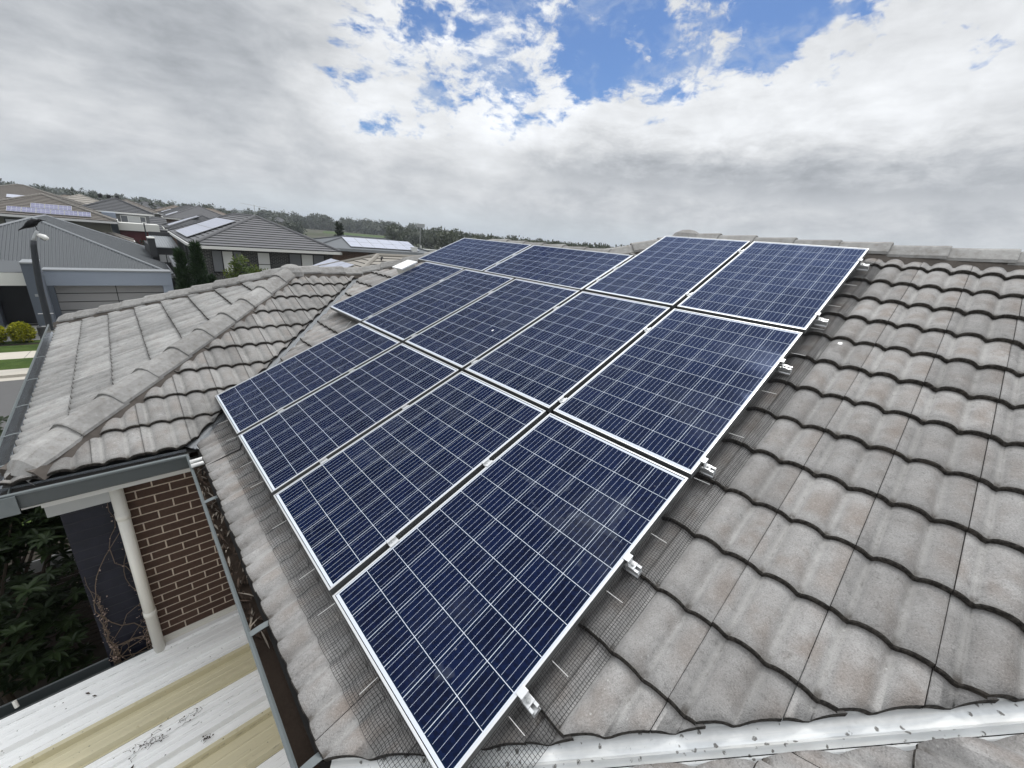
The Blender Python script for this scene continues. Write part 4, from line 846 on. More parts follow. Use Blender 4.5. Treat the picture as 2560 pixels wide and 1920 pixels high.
# ================================================================= foliage
def leaves(centers,size,n,spread,asp=.42,up=.3,droop=0.,rg=np.random):
    """leaf kites scattered in clumps"""
    C=np.repeat(np.array(centers,float),n,0); N=len(C); d_=rg.normal(0,1,(N,3)); d_/=np.linalg.norm(d_,axis=1)[:,None]; P=C+d_*(spread*rg.rand(N)**.5)[:,None]
    a=d_+rg.normal(0,.5,(N,3)); a[:,2]+=up-droop; a/=np.linalg.norm(a,axis=1)[:,None]; b=np.cross(a,rg.normal(0,1,(N,3))); b/=np.linalg.norm(b,axis=1)[:,None]+1e-9
    L=size*(.6+.8*rg.rand(N))[:,None]; V=np.stack([P,P+a*L*.45+b*L*asp*.5,P+a*L,P+a*L*.45-b*L*asp*.5],1).reshape(-1,3)
    r_=np.repeat(rg.rand(len(centers)),n)*.6+rg.rand(N)*.4
    return V,r_
def leafobj(name,V,r_,m,parent=None):
    N=len(V)//4
    if parent is not None and parent.get('_loc'): V=V-np.array(parent['_loc'])
    me=bpy.data.meshes.new(name); me.vertices.add(N*4); me.vertices.foreach_set('co',V.astype(np.float32).ravel()); me.loops.add(N*4); me.loops.foreach_set('vertex_index',np.arange(N*4,dtype=np.int32)); me.polygons.add(N); me.polygons.foreach_set('loop_start',np.arange(0,N*4,4,dtype=np.int32)); me.update(calc_edges=True)
    me.materials.append(M[m]); at=me.attributes.new('rnd','FLOAT','FACE'); at.data.foreach_set('value',r_.astype(np.float32)); o=bpy.data.objects.new(name,me); COL.objects.link(o)
    if parent is not None:
        o.parent=parent
        if parent.get('_loc') is not None: o['_loc']=list(parent['_loc'])
    return o
def ell(c,r,n,rg,shell=.45,zmin=-1.):
    out=[]
    while len(out)<n:
        d_=rg.normal(0,1,3); d_/=np.linalg.norm(d_); q=d_*(shell+(1-shell)*rg.rand())
        if d_[2]>zmin: out.append(np.array(c)+q*np.array(r))
    return out
def tree(name,lab,cat,base,trunk_h,blobs,leaf,lm,ncl,nlf,spread,group=None,tr=.09,rg=None,asp=.42,droop=0.):
    rg=rg or np.random.RandomState(int(abs(base[0]*97+base[1]*31))+3); t_=thing(name,lab,cat,base,group); B=np.array(base,float); mb=MB(); top=B+np.array([rg.normal(0,.1),rg.normal(0,.1),trunk_h]); mb.tube([B,(B+top)/2+rg.normal(0,.03,3),top],[tr,tr*.8,tr*.55],8)
    for c,r in blobs:
        q=B+np.array(c); mb.tube([top-np.array([0,0,.1]),(top+q)/2+rg.normal(0,.08,3),q],[tr*.5,tr*.35,tr*.12],6)
        for _ in range(3): mb.tube([(top+q)/2,q+np.array(r)*rg.normal(0,.5,3)],[tr*.25,tr*.06],5)
    mb.build('trunk','bark',t_); cs=[]
    tot=sum(np.prod(r)**(2/3) for c,r in blobs)
    for c,r in blobs: cs+=ell(B+np.array(c),r,max(4,int(ncl*np.prod(r)**(2/3)/tot)),rg)
    V,r_=leaves(cs,leaf,nlf,spread,asp,.25,droop,rg); leafobj('crown',V,r_,lm,t_); return t_
# ---------------------------------------------------------------- garden below the eave
def rosettes(name,centers,L,n,m,parent,rg):
    V=[];r_=[]
    for c in centers:
        tilt=rg.normal(0,.25,3); k0=rg.rand(); rr=rg.rand()
        for k in range(n):
            th=(k+k0+rg.normal(0,.12))*math.tau/n; el=rg.uniform(-.15,.75)*(1 if k%2 else .6); l=L*rg.uniform(.6,1.15); d_=np.array([math.cos(th)*math.cos(el),math.sin(th)*math.cos(el),math.sin(el)])+tilt*.5; d_/=np.linalg.norm(d_); s_=np.cross(d_,(0,0,1)); s_/=np.linalg.norm(s_); w_=l*.17
            m1=c+d_*l*.35+np.array([0,0,l*.02]); m2=c+d_*l*.72-np.array([0,0,l*.06]); tip=c+d_*l-np.array([0,0,l*.24])
            for q in ([c,m1+s_*w_,m1,m1],[c,m1,m1-s_*w_,m1-s_*w_]): pass
            zz=np.array([0,0,l*.045])
            V+=[c,m1-zz,m2-zz*1.3,m1+s_*w_]; V+=[c,m1-s_*w_,m2-zz*1.3,m1-zz]; V+=[m1+s_*w_,m2-zz*1.3,tip,m2+s_*w_*.75]; V+=[m2-zz*1.3,m1-s_*w_,m2-s_*w_*.75,tip]
            r_+=[rr*.6+rg.rand()*.4]*4
    return leafobj(name,np.array(V),np.array(r_),m,parent)
rg=np.random.RandomState(21)
gt=thing('fruit_tree','bushy garden tree with drooping long leaves below the wing gutter','tree',(-2.35,5.6,GZ+.12)); mb=MB(); B=np.array([-2.35,5.6,GZ+.12])
mb.tube([B,B+(.05,.03,.9),B+(.0,-.02,1.7)],[.06,.05,.04],8)
cs=[]
for c,r,n_ in (((-2.35,5.5,-2.35),(1.0,1.2,.95),330),((-1.75,5.0,-2.95),(.40,.6,.5),50),((-2.9,5.0,-2.6),(.7,.8,.5),60),((-1.9,6.3,-2.0),(.5,.7,.6),50),((-2.5,6.9,-1.75),(1.1,.9,.75),170),((-1.95,7.0,-1.35),(.55,.5,.5),60),((-1.8,6.0,-1.85),(.42,.5,.42),130)):
    e_=ell(c,r,n_,rg,.45); cs+=[q for q in e_ if q[0]<-1.32]
    for q in e_[:5]: mb.tube([B+(0,0,1.5),(B+(0,0,1.5)+q)/2+rg.normal(0,.06,3),q],[.03,.02,.008],5)
mb.build('trunk','bark',gt); rosettes('crown',cs,.15,10,'leaf_garden',gt,rg)
fs=thing('slat_fence','dark horizontal slat fence behind the garden tree','fence',(-3.2,7.2,GZ+.12)); mb=MB()
for k in range(22): mb.box(-6.2,-1.22,7.22,7.24,GZ+.15+k*.082,GZ+.15+k*.082+.066)
mb.build('slats','timber_dark',fs)
for x in (-6.1,-4.5,-2.9,-1.32): mb=MB(); mb.box(x,x+.07,7.245,7.31,GZ+.1,GZ+2.0); mb.build('post','timber_dark',fs)
mb=MB(); mb.box(-6.3,-1.21,7.60,7.62,GZ+.1,GZ+1.9); bk=thing('boundary_fence','pale sheet fence behind the dark slats, seen through the gaps','fence',(-3.2,7.6,GZ+.1)); mb.build('fence_sheet','bulkhead_grey',bk)
def low_plant(name,lab,c,r,L,n,m,kind='ros',cat='plant',group=None):
    t_=thing(name,lab,cat,c,group); rg=np.random.RandomState(int(abs(c[0]*100+c[1]*37))); mb=MB(); mb.tube([c,(c[0],c[1],c[2]+r[2]*.8)],[.02,.008],5); mb.build('stem','bark',t_); cs=ell((c[0],c[1],c[2]+r[2]*.6),r,n,rg,.3)
    if kind=='ros': rosettes('foliage',cs,L,8,m,t_,rg)
    else: V,r_=leaves(cs,L,9,L*1.1,.5,.4,0,rg); leafobj('foliage',V,r_,m,t_)
    return t_
gg=GZ+.12
low_plant('garden_shrub','blue green leafy plant low beside the dark cladding wall',(-1.55,4.95,gg),(.22,.25,.4),.16,16,'leaf_blue')
low_plant('garden_shrub','broad leaved plant at the foot of the garden tree',(-2.1,4.8,gg),(.4,.3,.45),.24,18,'leaf_garden')
low_plant('garden_shrub','yellow green low shrub beside the patio gutter near the dark wall',(-1.25,4.4,gg),(.25,.2,.35),.07,50,'leaf_lemon','lf')
low_plant('garden_shrub','dense small leaved hedge at the left edge behind the patio gutter',(-2.75,4.7,gg),(.4,.4,.9),.06,150,'leaf_garden','lf')
low_plant('garden_shrub','dark low groundcover clump between the tree and the patio gutter',(-1.75,4.35,gg),(.35,.25,.3),.08,60,'leaf_dark','lf')
bb=thing('blue_board','white edged blue board showing above the patio gutter','board',(-2.1,4.9,-4.0)); mb=MB(); P=[(-2.62,4.86),(-2.05,4.80),(-1.86,4.80)]
mb.obox((-2.5,4.83,-3.95),(.52,-.03,.05),(0,.03,0),(0,0,.10)); mb.build('panel','blue_board',bb); mb=MB(); mb.obox((-2.5,4.825,-3.847),(.53,-.03,.05),(0,.04,0),(0,0,.045)); mb.obox((-2.5,4.825,-4.0),(.53,-.03,.05),(0,.04,0),(0,0,.045)); mb.build('edge_rail','tank_white',bb)
for x in (-2.46,-2.02): mb=MB(); mb.box(x,x+.035,4.86,4.89,gg,-3.86); mb.build('leg','dark_metal',bb)
# ---------------------------------------------------------------- street lamp and crow
LY=25.9; lamp=thing('street_lamp','grey steel street lamp with curved top beyond the wing roof','street lamp',(-3.12,LY,GZ)); mb=MB()
pth=[(-3.12,LY,GZ),(-3.04,LY,-3.39),(-3.0,LY,-2.01),(-2.95,LY,-1.35),(-2.89,LY,-.75),(-2.84,LY,-.32),(-2.79,LY,-.08)]
mb.tube(pth,[.118,.110,.104,.102,.101,.099,.094],16); mb.build('pole','pole_paint',lamp,smooth=True)
mb=MB(); mb.tube([(-2.80,LY,-.11),(-2.74,LY-.01,.06),(-2.66,LY-.03,.24),(-2.60,LY-.05,.32)],[.072,.062,.055,.045],12); mb.build('outreach_arm','pole_pale',lamp,smooth=True)
mb=MB(); mb.tube([(-2.66,LY-.03,.17),(-2.58,LY-.08,.15),(-2.46,LY-.16,.10),(-2.40,LY-.2,.03),(-2.385,LY-.2,-.02)],[.03,.075,.10,.095,.04],14); mb.build('lamp_head','lamp_white',lamp,smooth=True)
mb=MB(); mb.tube([(-2.56,LY-.1,.03),(-2.45,LY-.17,-.01)],[.045,.05],10); mb.build('lens','window_pale',lamp,smooth=True)
for z in (-3.1,-3.65):
    mb=MB(); mb.tube([(-3.28,LY-.02,z),(-2.82,LY-.02,z)],.018,6); mb.build('climbing_rung','alu_dull',lamp)
mb=MB(); mb.tube([(-3.07,LY,-3.9),(-3.065,LY,-3.84)],.122,16); mb.build('pole_band','alu_dull',lamp)
crow=thing('crow','black crow leaning forward on the street lamp','bird',(-2.62,LY-.04,.34)); b0=np.array([-2.63,LY-.05,.455]); f=np.array([.90,-.12,.36]); f/=np.linalg.norm(f); sd_=np.cross(f,(0,0,1)); sd_/=np.linalg.norm(sd_); up=np.cross(sd_,f); mb=MB()
def loft(secs,n=12,mi=0):
    P=[]
    for (x,y,rw,rh) in secs:
        for j in range(n): P.append(b0+1.3*(f*x+up*y+sd_*rw*math.cos(j*math.tau/n)+up*rh*math.sin(j*math.tau/n)))
    mb.add(P,[(q*n+j,q*n+(j+1)%n,(q+1)*n+(j+1)%n,(q+1)*n+j) for q in range(len(secs)-1) for j in range(n)]+[tuple(range(n)),tuple(range((len(secs)-1)*n,len(secs)*n))],mi)
loft([(-.40,.03,.065,.010),(-.30,.055,.06,.022),(-.22,.075,.06,.045),(-.14,.10,.085,.080),(-.04,.12,.105,.105),(.06,.135,.098,.100),(.12,.15,.068,.072),(.165,.155,.048,.047),(.21,.155,.045,.043),(.24,.145,.034,.033),(.26,.135,.018,.017)]); cb_=mb.build('body','crow_black',crow,smooth=True)
mb=MB(); loft([(.25,.135,.016,.016),(.29,.118,.011,.012),(.325,.10,.003,.004)],8); mb.build('beak','crow_black',crow,smooth=True)
for s_ in (-1,1):
    mb=MB(); P=[]
    for (x,y,w_,h_) in [(.08,.15,.06,.01),(0,.15,.07,.05),(-.12,.115,.06,.05),(-.26,.07,.035,.02),(-.36,.045,.012,.006)]:
        for j in range(8): P.append(b0+1.3*(f*x+up*(y+h_*math.sin(j*math.tau/8))+sd_*s_*(.028+.0)+sd_*w_*math.cos(j*math.tau/8)*.95))
    mb.add(P,[(q*8+j,q*8+(j+1)%8,(q+1)*8+(j+1)%8,(q+1)*8+j) for q in range(4) for j in range(8)]); mb.build('wing','crow_black',crow,smooth=True)
    mb=MB(); q=b0+sd_*s_*.03; mb.tube([q+f*-.01+up*.10,q+f*.02+up*.01,q+np.array([.02,-.0,-.12])],[.013,.008,.006],6); 
    for k in (-.5,0,.5): mb.tube([q+np.array([.02,-.0,-.12]),q+np.array([.02+.05*math.cos(k),.05*math.sin(k),-.135])],.005,5)
    mb.build('leg','crow_black',crow)
    mb=MB(); mb.tube([b0+1.3*(f*.222+up*.168+sd_*s_*.040),b0+1.3*(f*.222+up*.168+sd_*s_*.0445)],.007,8); mb.build('eye','window_pale',crow)
# ---------------------------------------------------------------- trees and shrubs near the street
for k,(x,y,lab) in enumerate([(-4.52,30.7,'round golden clipped shrub on the lawn beside the letterbox'),(-5.45,30.7,'round golden clipped shrub cut by the left edge of the photo')]):
    t_=thing('golden_shrub',lab,'shrub',(x,y,GZ),'clipped golden shrubs'); rg=np.random.RandomState(40+k); mb=MB(); mb.tube([(x,y,GZ),(x,y,GZ+.4)],.04,6); mb.build('stem','bark',t_)
    cs=ell((x,y,GZ+.50),(.38,.38,.45),420,rg,.80,-.8); V,r_=leaves(cs,.10,16,.08,.55,.5,0,rg); leafobj('foliage',V,r_,'leaf_gold',t_)
def pine(lab,x,y,h,r,zb):
    t_=thing('pencil_pine',lab,'tree',(x,y,zb),'pencil pines'); rg=np.random.RandomState(int(x*100)%997); mb=MB(); mb.tube([(x,y,zb),(x,y,zb+h*.95)],[.06,.01],6); mb.build('trunk','bark',t_); cs=[]
    for i in range(620):
        z=rg.rand()**.85; th=rg.rand()*math.tau; rr=r*min(1,z*7+.3)*(1-z)**.75*(1+.25*math.sin(th*3+x)*(1-z))*rg.uniform(.7,1.05); cs.append((x+rr*math.cos(th),y+rr*math.sin(th),zb+h*z))
    V,r_=leaves(cs,.20,16,.10,.13,1.6,0,rg); leafobj('foliage',V,r_,'leaf_pine',t_)
pine('taller pencil pine rising in front of the dark brick house corner',1.90,20.,5.75,.48,GZ+.25-.2); pine('shorter pencil pine left of the taller one before the dark brick house',1.40,20.3,5.5,.40,GZ); pine('squat pencil pine right of the pair, tight against the dark brick wall',2.28,20.25,4.5,.42,GZ)
tree('lemon_tree','light green lemon tree in front of the dark brick house windows','tree',(3.3,20.,GZ),3.4,[((.1,0,4.35),(.75,.7,.65)),((-.3,.1,3.7),(1.0,.8,.7)),((.0,0,5.15),(.28,.3,.38)),((.95,.1,4.25),(.75,.6,.55)),((-.5,0,3.1),(.8,.7,.6)),((.5,0,4.75),(.3,.3,.3))],.13,'leaf_lemon',300,26,.15,tr=.07)
# ---------------------------------------------------------------- houses beyond
H2=House('tiled_roof_house','two storey olive house with brown tiled hip roof carrying nine violet panels','x' and -9.1,53.6,-1.,9.4,11,0.02,20,'taupe_tile','render_olive',cap='taupe_cap',edge='slate_edge',gauge=.34)
H2.window('front',2.6,4.9,-1.5,-.35,['blind_white','window_pale'],mull=(4.2,))
H2.window('front',5.6,6.4,-1.3,-.35,'window_dark')
H2.panel('front',2.85,.42,6,1,.80,1.05,'panel_violet','violet solar panel, %s from left in the six%s on the brown hip roof','panels on the brown hip roof')
H2.panel('front',4.15,1.53,3,1,.80,1.05,'panel_violet','violet solar panel, %s from left in the upper three%s on the brown hip roof','panels on the brown hip roof')
H2b=House('lean_to_house','low tiled garage roof beside the olive house, behind the grey metal roof','x' and -2.3,52.4,-1,3.5,5,-1.75,23,'taupe_tile','render_charcoal',cap='taupe_cap')
H3=House('tiled_roof_house','taupe tiled hip roof house behind the nine panel roof at the left edge','x' and -13.5,73,-1,12.5,12,.55,18.5,'taupe_tile','brick_tan',cap='taupe_cap')
H3.panel('front',5.4,1.6,3,1,1.05,1.0,'panel_pale','grey solar panel, %s from left of three%s on the roof at the left edge','panels on the taupe roof at the left edge')
H4=House('charcoal_roof_house','two storey grey house with charcoal hip roof and white balcony above a red garage','x' and -2.3,63.2,-2,5.9,9,.75,24,'charcoal_tile','render_grey',cap='charcoal_tile',over=.4)
H4.window('front',3.1,5.2,-.75,.42,['window_pale','blind_white','window_pale'],mull=(3.7,4.7),frame='trim_white')
mb=MB(); mb.box(.45,3.75,60.6,63.3,-1.02,-.28); mb.build('white_balcony','render_white',H4.t); mb=MB(); mb.box(.5,3.3,60.9,61.0,GZ,-1.03); mb.build('red_garage_door','render_red',H4.t); mb=MB(); mb.box(3.3,3.75,60.6,61.2,GZ,-1.025); mb.build('white_pier','render_white',H4.t); mb=MB(); mb.box(-.6,.45,61.2,63.4,-1.6,.6); mb.build('blue_blade_wall','render_blue',H4.t)
for x in (-.4,.3,1.0): mb=MB(); mb.tube([(x,68,2.0),(x,68,2.35)],[.16,.2],8); mb.build('roof_vent','frame_black',H4.t)
t_=thing('garden_lamp','slim lamp post with a white head before the white balcony','lamp post',(2.25,55,GZ)); mb=MB(); mb.tube([(2.25,55,GZ),(2.25,55,.0)],.05,8); mb.build('post','pole_paint',t_); mb=MB(); mb.obox((2.1,54.9,.0),(.35,0,0),(0,.2,0),(0,0,.1)); mb.build('lamp_head','lamp_white',t_)
# dark parapet house with a ribbed metal awning roof
H8=thing('parapet_house','dark flat parapet house with a ribbed awning roof between the street house and brick house','house',(2.4,42,GZ))
def hb(name,x0,x1,y0,y1,z0,z1,m,bev=0): mb=MB(); mb.box(x0,x1,y0,y1,z0,z1); return mb.build(name,m,H8,bevel=bev)
hb('wall',1.75,3.6,42,50,GZ,-1.32,'render_charcoal'); hb('parapet_blade',1.62,2.02,41.4,42.4,-1.95,-.62,'render_charcoal'); hb('parapet_cap',1.60,2.04,41.38,42.42,-.618,-.54,'render_white'); hb('rear_parapet',2.0,3.5,46.2,46.5,-1.3,-.35,'render_charcoal')
mb=MB()
for k in range(9): mb.obox((1.98+k*.16,41.9,-1.28),(.13,0,0),(0,4.4,.62),(0,0,.03))
mb.obox((1.95,41.9,-1.31),(1.5,0,0),(0,4.4,.62),(0,0,.02)); mb.build('awning_roof','roof_trim',H8)
w_=hb('window',2.1,3.0,41.93,41.99,-2.4,-1.78,'frame_black'); 
for x in (2.13,2.58): mb=MB(); mb.box(x,x+.39,41.91,41.95,-2.37,-1.81); mb.build('pane','blind_white',w_)
pg=thing('pergola','small glass roofed pergola beside the dark brick house wall','pergola',(2.9,36,GZ)); mb=MB(); mb.obox((2.35,35.5,-2.15),(.85,0,.1),(0,2.4,.55),(0,0,.03)); mb.build('glass_roof','window_pale',pg)
for k in range(4): mb=MB(); mb.obox((2.35+k*.27,35.5,-2.11+.03*k),(.04,0,0),(0,2.4,.55),(0,0,.05)); mb.build('rafter','frame_black',pg)
for x in (2.38,3.12): mb=MB(); mb.box(x,x+.07,35.5,35.57,GZ,-2.13); mb.build('post','frame_black',pg)
# H5 dark brick house
H5=House('brick_house','two storey charcoal brick house with dark grey tiled hip roof','x' and 3.05,31.2,-1.5,8.75,17,-.27,23.5,'slate_tile','brick_charcoal',cap='slate_tile',edge='slate_edge',over=.42,lift=.04)
fz=-.55; Lm=[.92,2.05]
H5.window('front',.93,2.62,-1.92,fz,['window_pale','blind_white','window_pale'],mull=(1.50,2.10))
H5.window('front',3.42,4.22,-2.9,fz,'blind_white',trans=(-1.35,))
H5.window('front',5.35,7.75,-1.95,fz,['window_pale','blind_white','window_pale'],mull=(6.15,6.95))
mb=MB()
for k in range(18): mb.obox(H5.L(.86+k*.105,.36,-2.08),H5.e1*.075,H5.e2*.07,(0,0,.13))
mb.build('brick_sill','brick_charcoal',H5.t)
# projecting front bay with its own small hip
bay=House('front_bay','x','x' and 3.05+.02,30.55,-5.,5.3,4.6,-.30,23.5,'slate_tile','brick_charcoal',cap='slate_tile',edge='slate_edge',over=.42,lift=.04,wallobj=False) if False else None
mb=MB(); mb.tube([H5.L(.1,5.0,-.45),H5.L(.1,5.0,GZ)],.05,8); mb.build('downpipe','frame_black',H5.t)
H5.panel('left',17-12.65,.25,8,2,1.03,1.58,'panel_pale','pale solar panel, %s from the back,%s on the brick house','panels on the dark brick house roof',lift=.14)
an=thing('tv_antenna','thin television antenna on the dark brick house ridge','antenna',tuple(H5.c1)); c=H5.c1; mb=MB(); mb.tube([c,c+(0,0,.75)],.018,6); mb.build('mast','alu_dull',an); mb=MB(); mb.tube([c+(-.75,.1,.78),c+(.8,-.1,.62)],.012,5)
for k in range(9): q=c+np.array([-.75+k*.18,.1-.025*k,.78-.018*k]); mb.tube([q-(0,.22,0),q+(0,.22,0)],.007,4)
mb.build('boom','alu_dull',an)
H5b=House('panel_roof_house','grey hip roof house with pale panels just left behind the dark brick house','x' and 4.2,60,-3,7.5,9,-.55,23,'charcoal_tile','brick_tan',cap='charcoal_tile')
H5b.panel('left',2.4,.5,4,2,1.0,1.6,'panel_pale','pale solar panel, %s along the%s left of the brick house','panels left of the dark brick house')
H5c=House('panel_roof_house','grey roofed house with a pale panel strip, middle of the row behind the brick house','x' and 6.0,82,-3,9.5,10,.2,23,'slate_tile','brick_tan',cap='slate_tile')
H5c.panel('left',2.0,.5,5,1,1.0,1.7,'panel_pale','pale solar panel, %s along the strip%s on the middle grey roof','panels on the middle grey roof')
H5d=House('panel_roof_house','grey roofed house with a pale panel strip, farthest of the row behind the brick house','x' and 7.3,106,-3,10,11,.35,22,'charcoal_tile','render_grey',cap='charcoal_tile')
H5d.panel('left',2.0,.6,6,1,1.0,1.7,'panel_pale','pale solar panel, %s along the strip%s on the farthest grey roof','panels on the farthest grey roof')
# H6 long brown brick house
H6=House('long_brick_house','long brown brick two storey house with shallow grey roof and bright panels','x' and 11.6,36.2,-6.,11.3,7.5,-.30,14,'roof_metal_dark','brick_tan',cap='roof_metal_dark',kind='plain',trim='roof_trim',over=.35)
H6.window('front',4.7,5.1,-1.05,-.6,'window_dark'); mb=MB(); mb.tube([H6.L(2.95,.30,-.45),H6.L(2.95,.30,GZ)],.045,8); mb.build('downpipe','brick_tan',H6.t)
H6.panel('front',3.2,.5,6,2,1.05,1.35,'panel_pale','bright solar panel, %s from left,%s on the long brick house','bright panels on the long brick house')
tk=thing('roof_tank','small white box unit on the right end of the long brick house roof','roof unit',(20.6,35.4,.0)); mb=MB(); mb.box(20.4,20.95,35.5,35.9,-.3,.16); mb.build('casing','tank_white',tk,bevel=.02)
mb=MB(); mb.box(20.38,20.97,35.48,35.92,.163,.19); mb.build('lid','tank_white',tk)
# H7 low neighbour roof behind the wing ridge
H7=House('neighbour_house','pale brown tiled hip roof just beyond the wing ridge with two small panel groups','x' and 5.35,15.6,-1.,11,7.2,-1.05,22,'light_tile','brick_tan',cap='light_tile',edge='slate_edge',gauge=.33,lift=.03)
H7.panel('left',.9,1.45,3,1,1.0,1.05,'panel_pale','grey blue solar panel, %s of three%s on the neighbouring roof','panels on the near side of the neighbouring roof')
H7.panel('front',4.2,2.45,3,1,.72,.62,'panel_dark','dark solar panel, %s from left of three%s near the neighbouring ridge','dark panels near the neighbouring ridge')
vt=MB(); q=H7.L(3.55,3.1,.16); vt.tube([q,q+(0,0,.16)],.035,8); vt.tube([q+(0,0,.16),q+(.07,0,.2)],[.06,.05],8); vt.build('flue','frame_black',H7.t)
# ---------------------------------------------------------------- scattered suburb
rg=np.random.RandomState(77); rm=['charcoal_tile','slate_tile','taupe_tile','brown_tile','light_tile']; rn={'charcoal_tile':'charcoal','slate_tile':'slate grey','taupe_tile':'taupe','brown_tile':'brown','light_tile':'pale brown'}; wm=['render_white','render_grey','brick_tan','render_olive','render_charcoal','render_blue']; wn_={'render_white':'white','render_grey':'grey','brick_tan':'tan brick','render_olive':'olive','render_charcoal':'charcoal','render_blue':'blue grey'}
rows=[('third',96,[(-23,),(-9,),(2.3,)]),('fourth',122,[(-30,),(-14,),(-2,),(6,)]),('fifth',150,[(-40,),(-24,),(-8,),(4,),(16,)]),('sixth',185,[(-48,),(-32,),(-14,),(2,),(16,),(30,)]),('seventh',230,[(-60,),(-40,),(-20,),(-2,),(14,),(30,),(46,)]),('eighth',290,[(-75,),(-50,),(-28,),(-6,),(14,),(34,),(54,),(74,)]),('ninth',370,[(-90,),(-62,),(-36,),(-10,),(14,),(38,),(62,),(88,)])]
o_=['first','second','third','fourth','fifth','sixth','seventh','eighth']
for rname,Y,xs in rows:
    for k,(x,) in enumerate(xs):
        r_=rm[rg.randint(5)]; wl_=wm[rg.randint(6)]; two=rg.rand()<.6; wd=rg.uniform(9,13); dp_=rg.uniform(9,14)
        base=GZ+max(0,(-x-10))*.035*(Y/150.)-max(0,Y-100)*.004+(.5 if Y<200 else 0)
        H_=House('suburb_house','%s roofed %s house, %s from left in the %s row of houses back'%(rn[r_],wn_[wl_],o_[k],rname),x+rg.uniform(-2,2),Y+rg.uniform(-4,4),rg.uniform(-8,4),wd,dp_,base+(5.2 if two else 2.7),22,r_,wl_,gauge=.8,over=.4,gz=base-2,lift=.05,group='houses in the far suburb',trim='trim_white' if rg.rand()<.5 else 'render_charcoal')
        if Y<200:
            zb=base+(5.0 if two else 2.5); H_.window('front',1.5,3.6,zb-1.7,zb-.5,['window_dark','blind_white'],mull=(2.5,)); H_.window('front',wd-4.2,wd-1.6,zb-1.7,zb-.5,'blind_white')
# ---------------------------------------------------------------- more trees
tn=0
def far_tree(x,y,h,wd,lm,lab,zb=GZ,grp='trees among the far houses'):
    rg=np.random.RandomState(int(abs(x*13+y*7))); r=wd/2
    bl=[((rg.normal(0,.12*r),rg.normal(0,.2*r),h*.62),(r,r,h*.36)),((r*.45,0,h*.52),(r*.6,r*.6,h*.24)),((-r*.45,r*.2,h*.5),(r*.6,r*.6,h*.26)),((rg.normal(0,.3*r),0,h*.82),(r*.5,r*.5,h*.2))]
    return tree('leafy_tree',lab,'tree',(x,y,zb),h*.45,bl,.30*max(1,y/110),lm,70,20,.5*max(1,y/150),grp,tr=.16,rg=rg)
far_tree(8.6,56,5.9,3.4,'leaf_dark','round dark tree directly behind the dark brick house ridge')
far_tree(1.9,57.5,3.3,2.6,'leaf_dark','dark shrubby tree beside the red garage pier')
far_tree(-3.0,110,9,7,'leaf_dark','round dark tree above the charcoal roofed house'); far_tree(-8.5,118,8.5,6,'leaf_dark','dark tree left of the charcoal roof among far roofs'); far_tree(1.5,130,8,7,'leaf_gum','gum tree among the middle distant roofs'); far_tree(7,140,8,8,'leaf_dark','broad dark tree behind the panel roofed row'); far_tree(13,150,8.5,8,'leaf_gum','gum tree right of the panel roofed row'); far_tree(-20,140,9,9,'leaf_dark','dark tree behind the taupe roofs at far left'); far_tree(20,165,9,8,'leaf_dark','dark tree above the dark brick house roof'); far_tree(27,180,9,9,'leaf_gum','gum tree far beyond the dark brick house ridge')
def cone_tree(x,y,h,r,lab):
    t_=thing('cypress',lab,'tree',(x,y,GZ),'dark cypresses'); rg=np.random.RandomState(int(x*10)); mb=MB(); mb.tube([(x,y,GZ),(x,y,GZ+h*.9)],[.15,.03],6); mb.build('trunk','bark',t_); cs=[]
    for i in range(160): z=rg.rand(); th=rg.rand()*math.tau; rr=r*(1-z)**.7*rg.uniform(.5,1); cs.append((x+rr*math.cos(th),y+rr*math.sin(th),GZ+.3+h*z))
    V,r_=leaves(cs,.5,12,.3,.25,1.2,0,rg); leafobj('foliage',V,r_,'leaf_dark',t_)
cone_tree(27.,70,6.6,.75,'tall dark cypress right of the dark brick house ridge'); cone_tree(28.6,71,4.2,.8,'short dark cypress at the foot of the tall one')
# playing field, goals and floodlight in front of the woodland
mb=MB(); mb.obox((100,285,GZ-.10),(60,-18,0),(26,72,0),(0,0,.02)); struct('playing_field',mb,'grass')
def goal(x,y,lab):
    t_=thing('goal_post',lab,'goal posts',(x,y,GZ)); mb=MB(); mb.tube([(x,y,GZ),(x,y,GZ+4.0)],.14,8); mb.build('upright','tank_white',t_); mb=MB(); mb.tube([(x+3.6,y-2.3,GZ),(x+3.6,y-2.3,GZ+4.)],.14,8); mb.build('upright','tank_white',t_); mb=MB(); mb.tube([(x,y,GZ+3.2),(x+3.6,y-2.3,GZ+3.2)],.14,8); mb.build('crossbar','tank_white',t_)
goal(50.3,83.5,'white goal posts at the edge of the wood beside the highest panels')
fl=thing('floodlight','tall floodlight mast rising above the woodland','floodlight',(71.6,119.4,GZ)); mb=MB(); mb.tube([(71.6,119.4,GZ),(71.6,119.4,3.2)],[.13,.09],8); mb.build('mast','alu_dull',fl); mb=MB()
for k in range(4): mb.obox((70.6+k*.55,119.6-k*.3,2.7),(.45,-.2,0),(0,.3,0),(0,0,1.0))
mb.build('lamp_bank','alu_dull',fl)
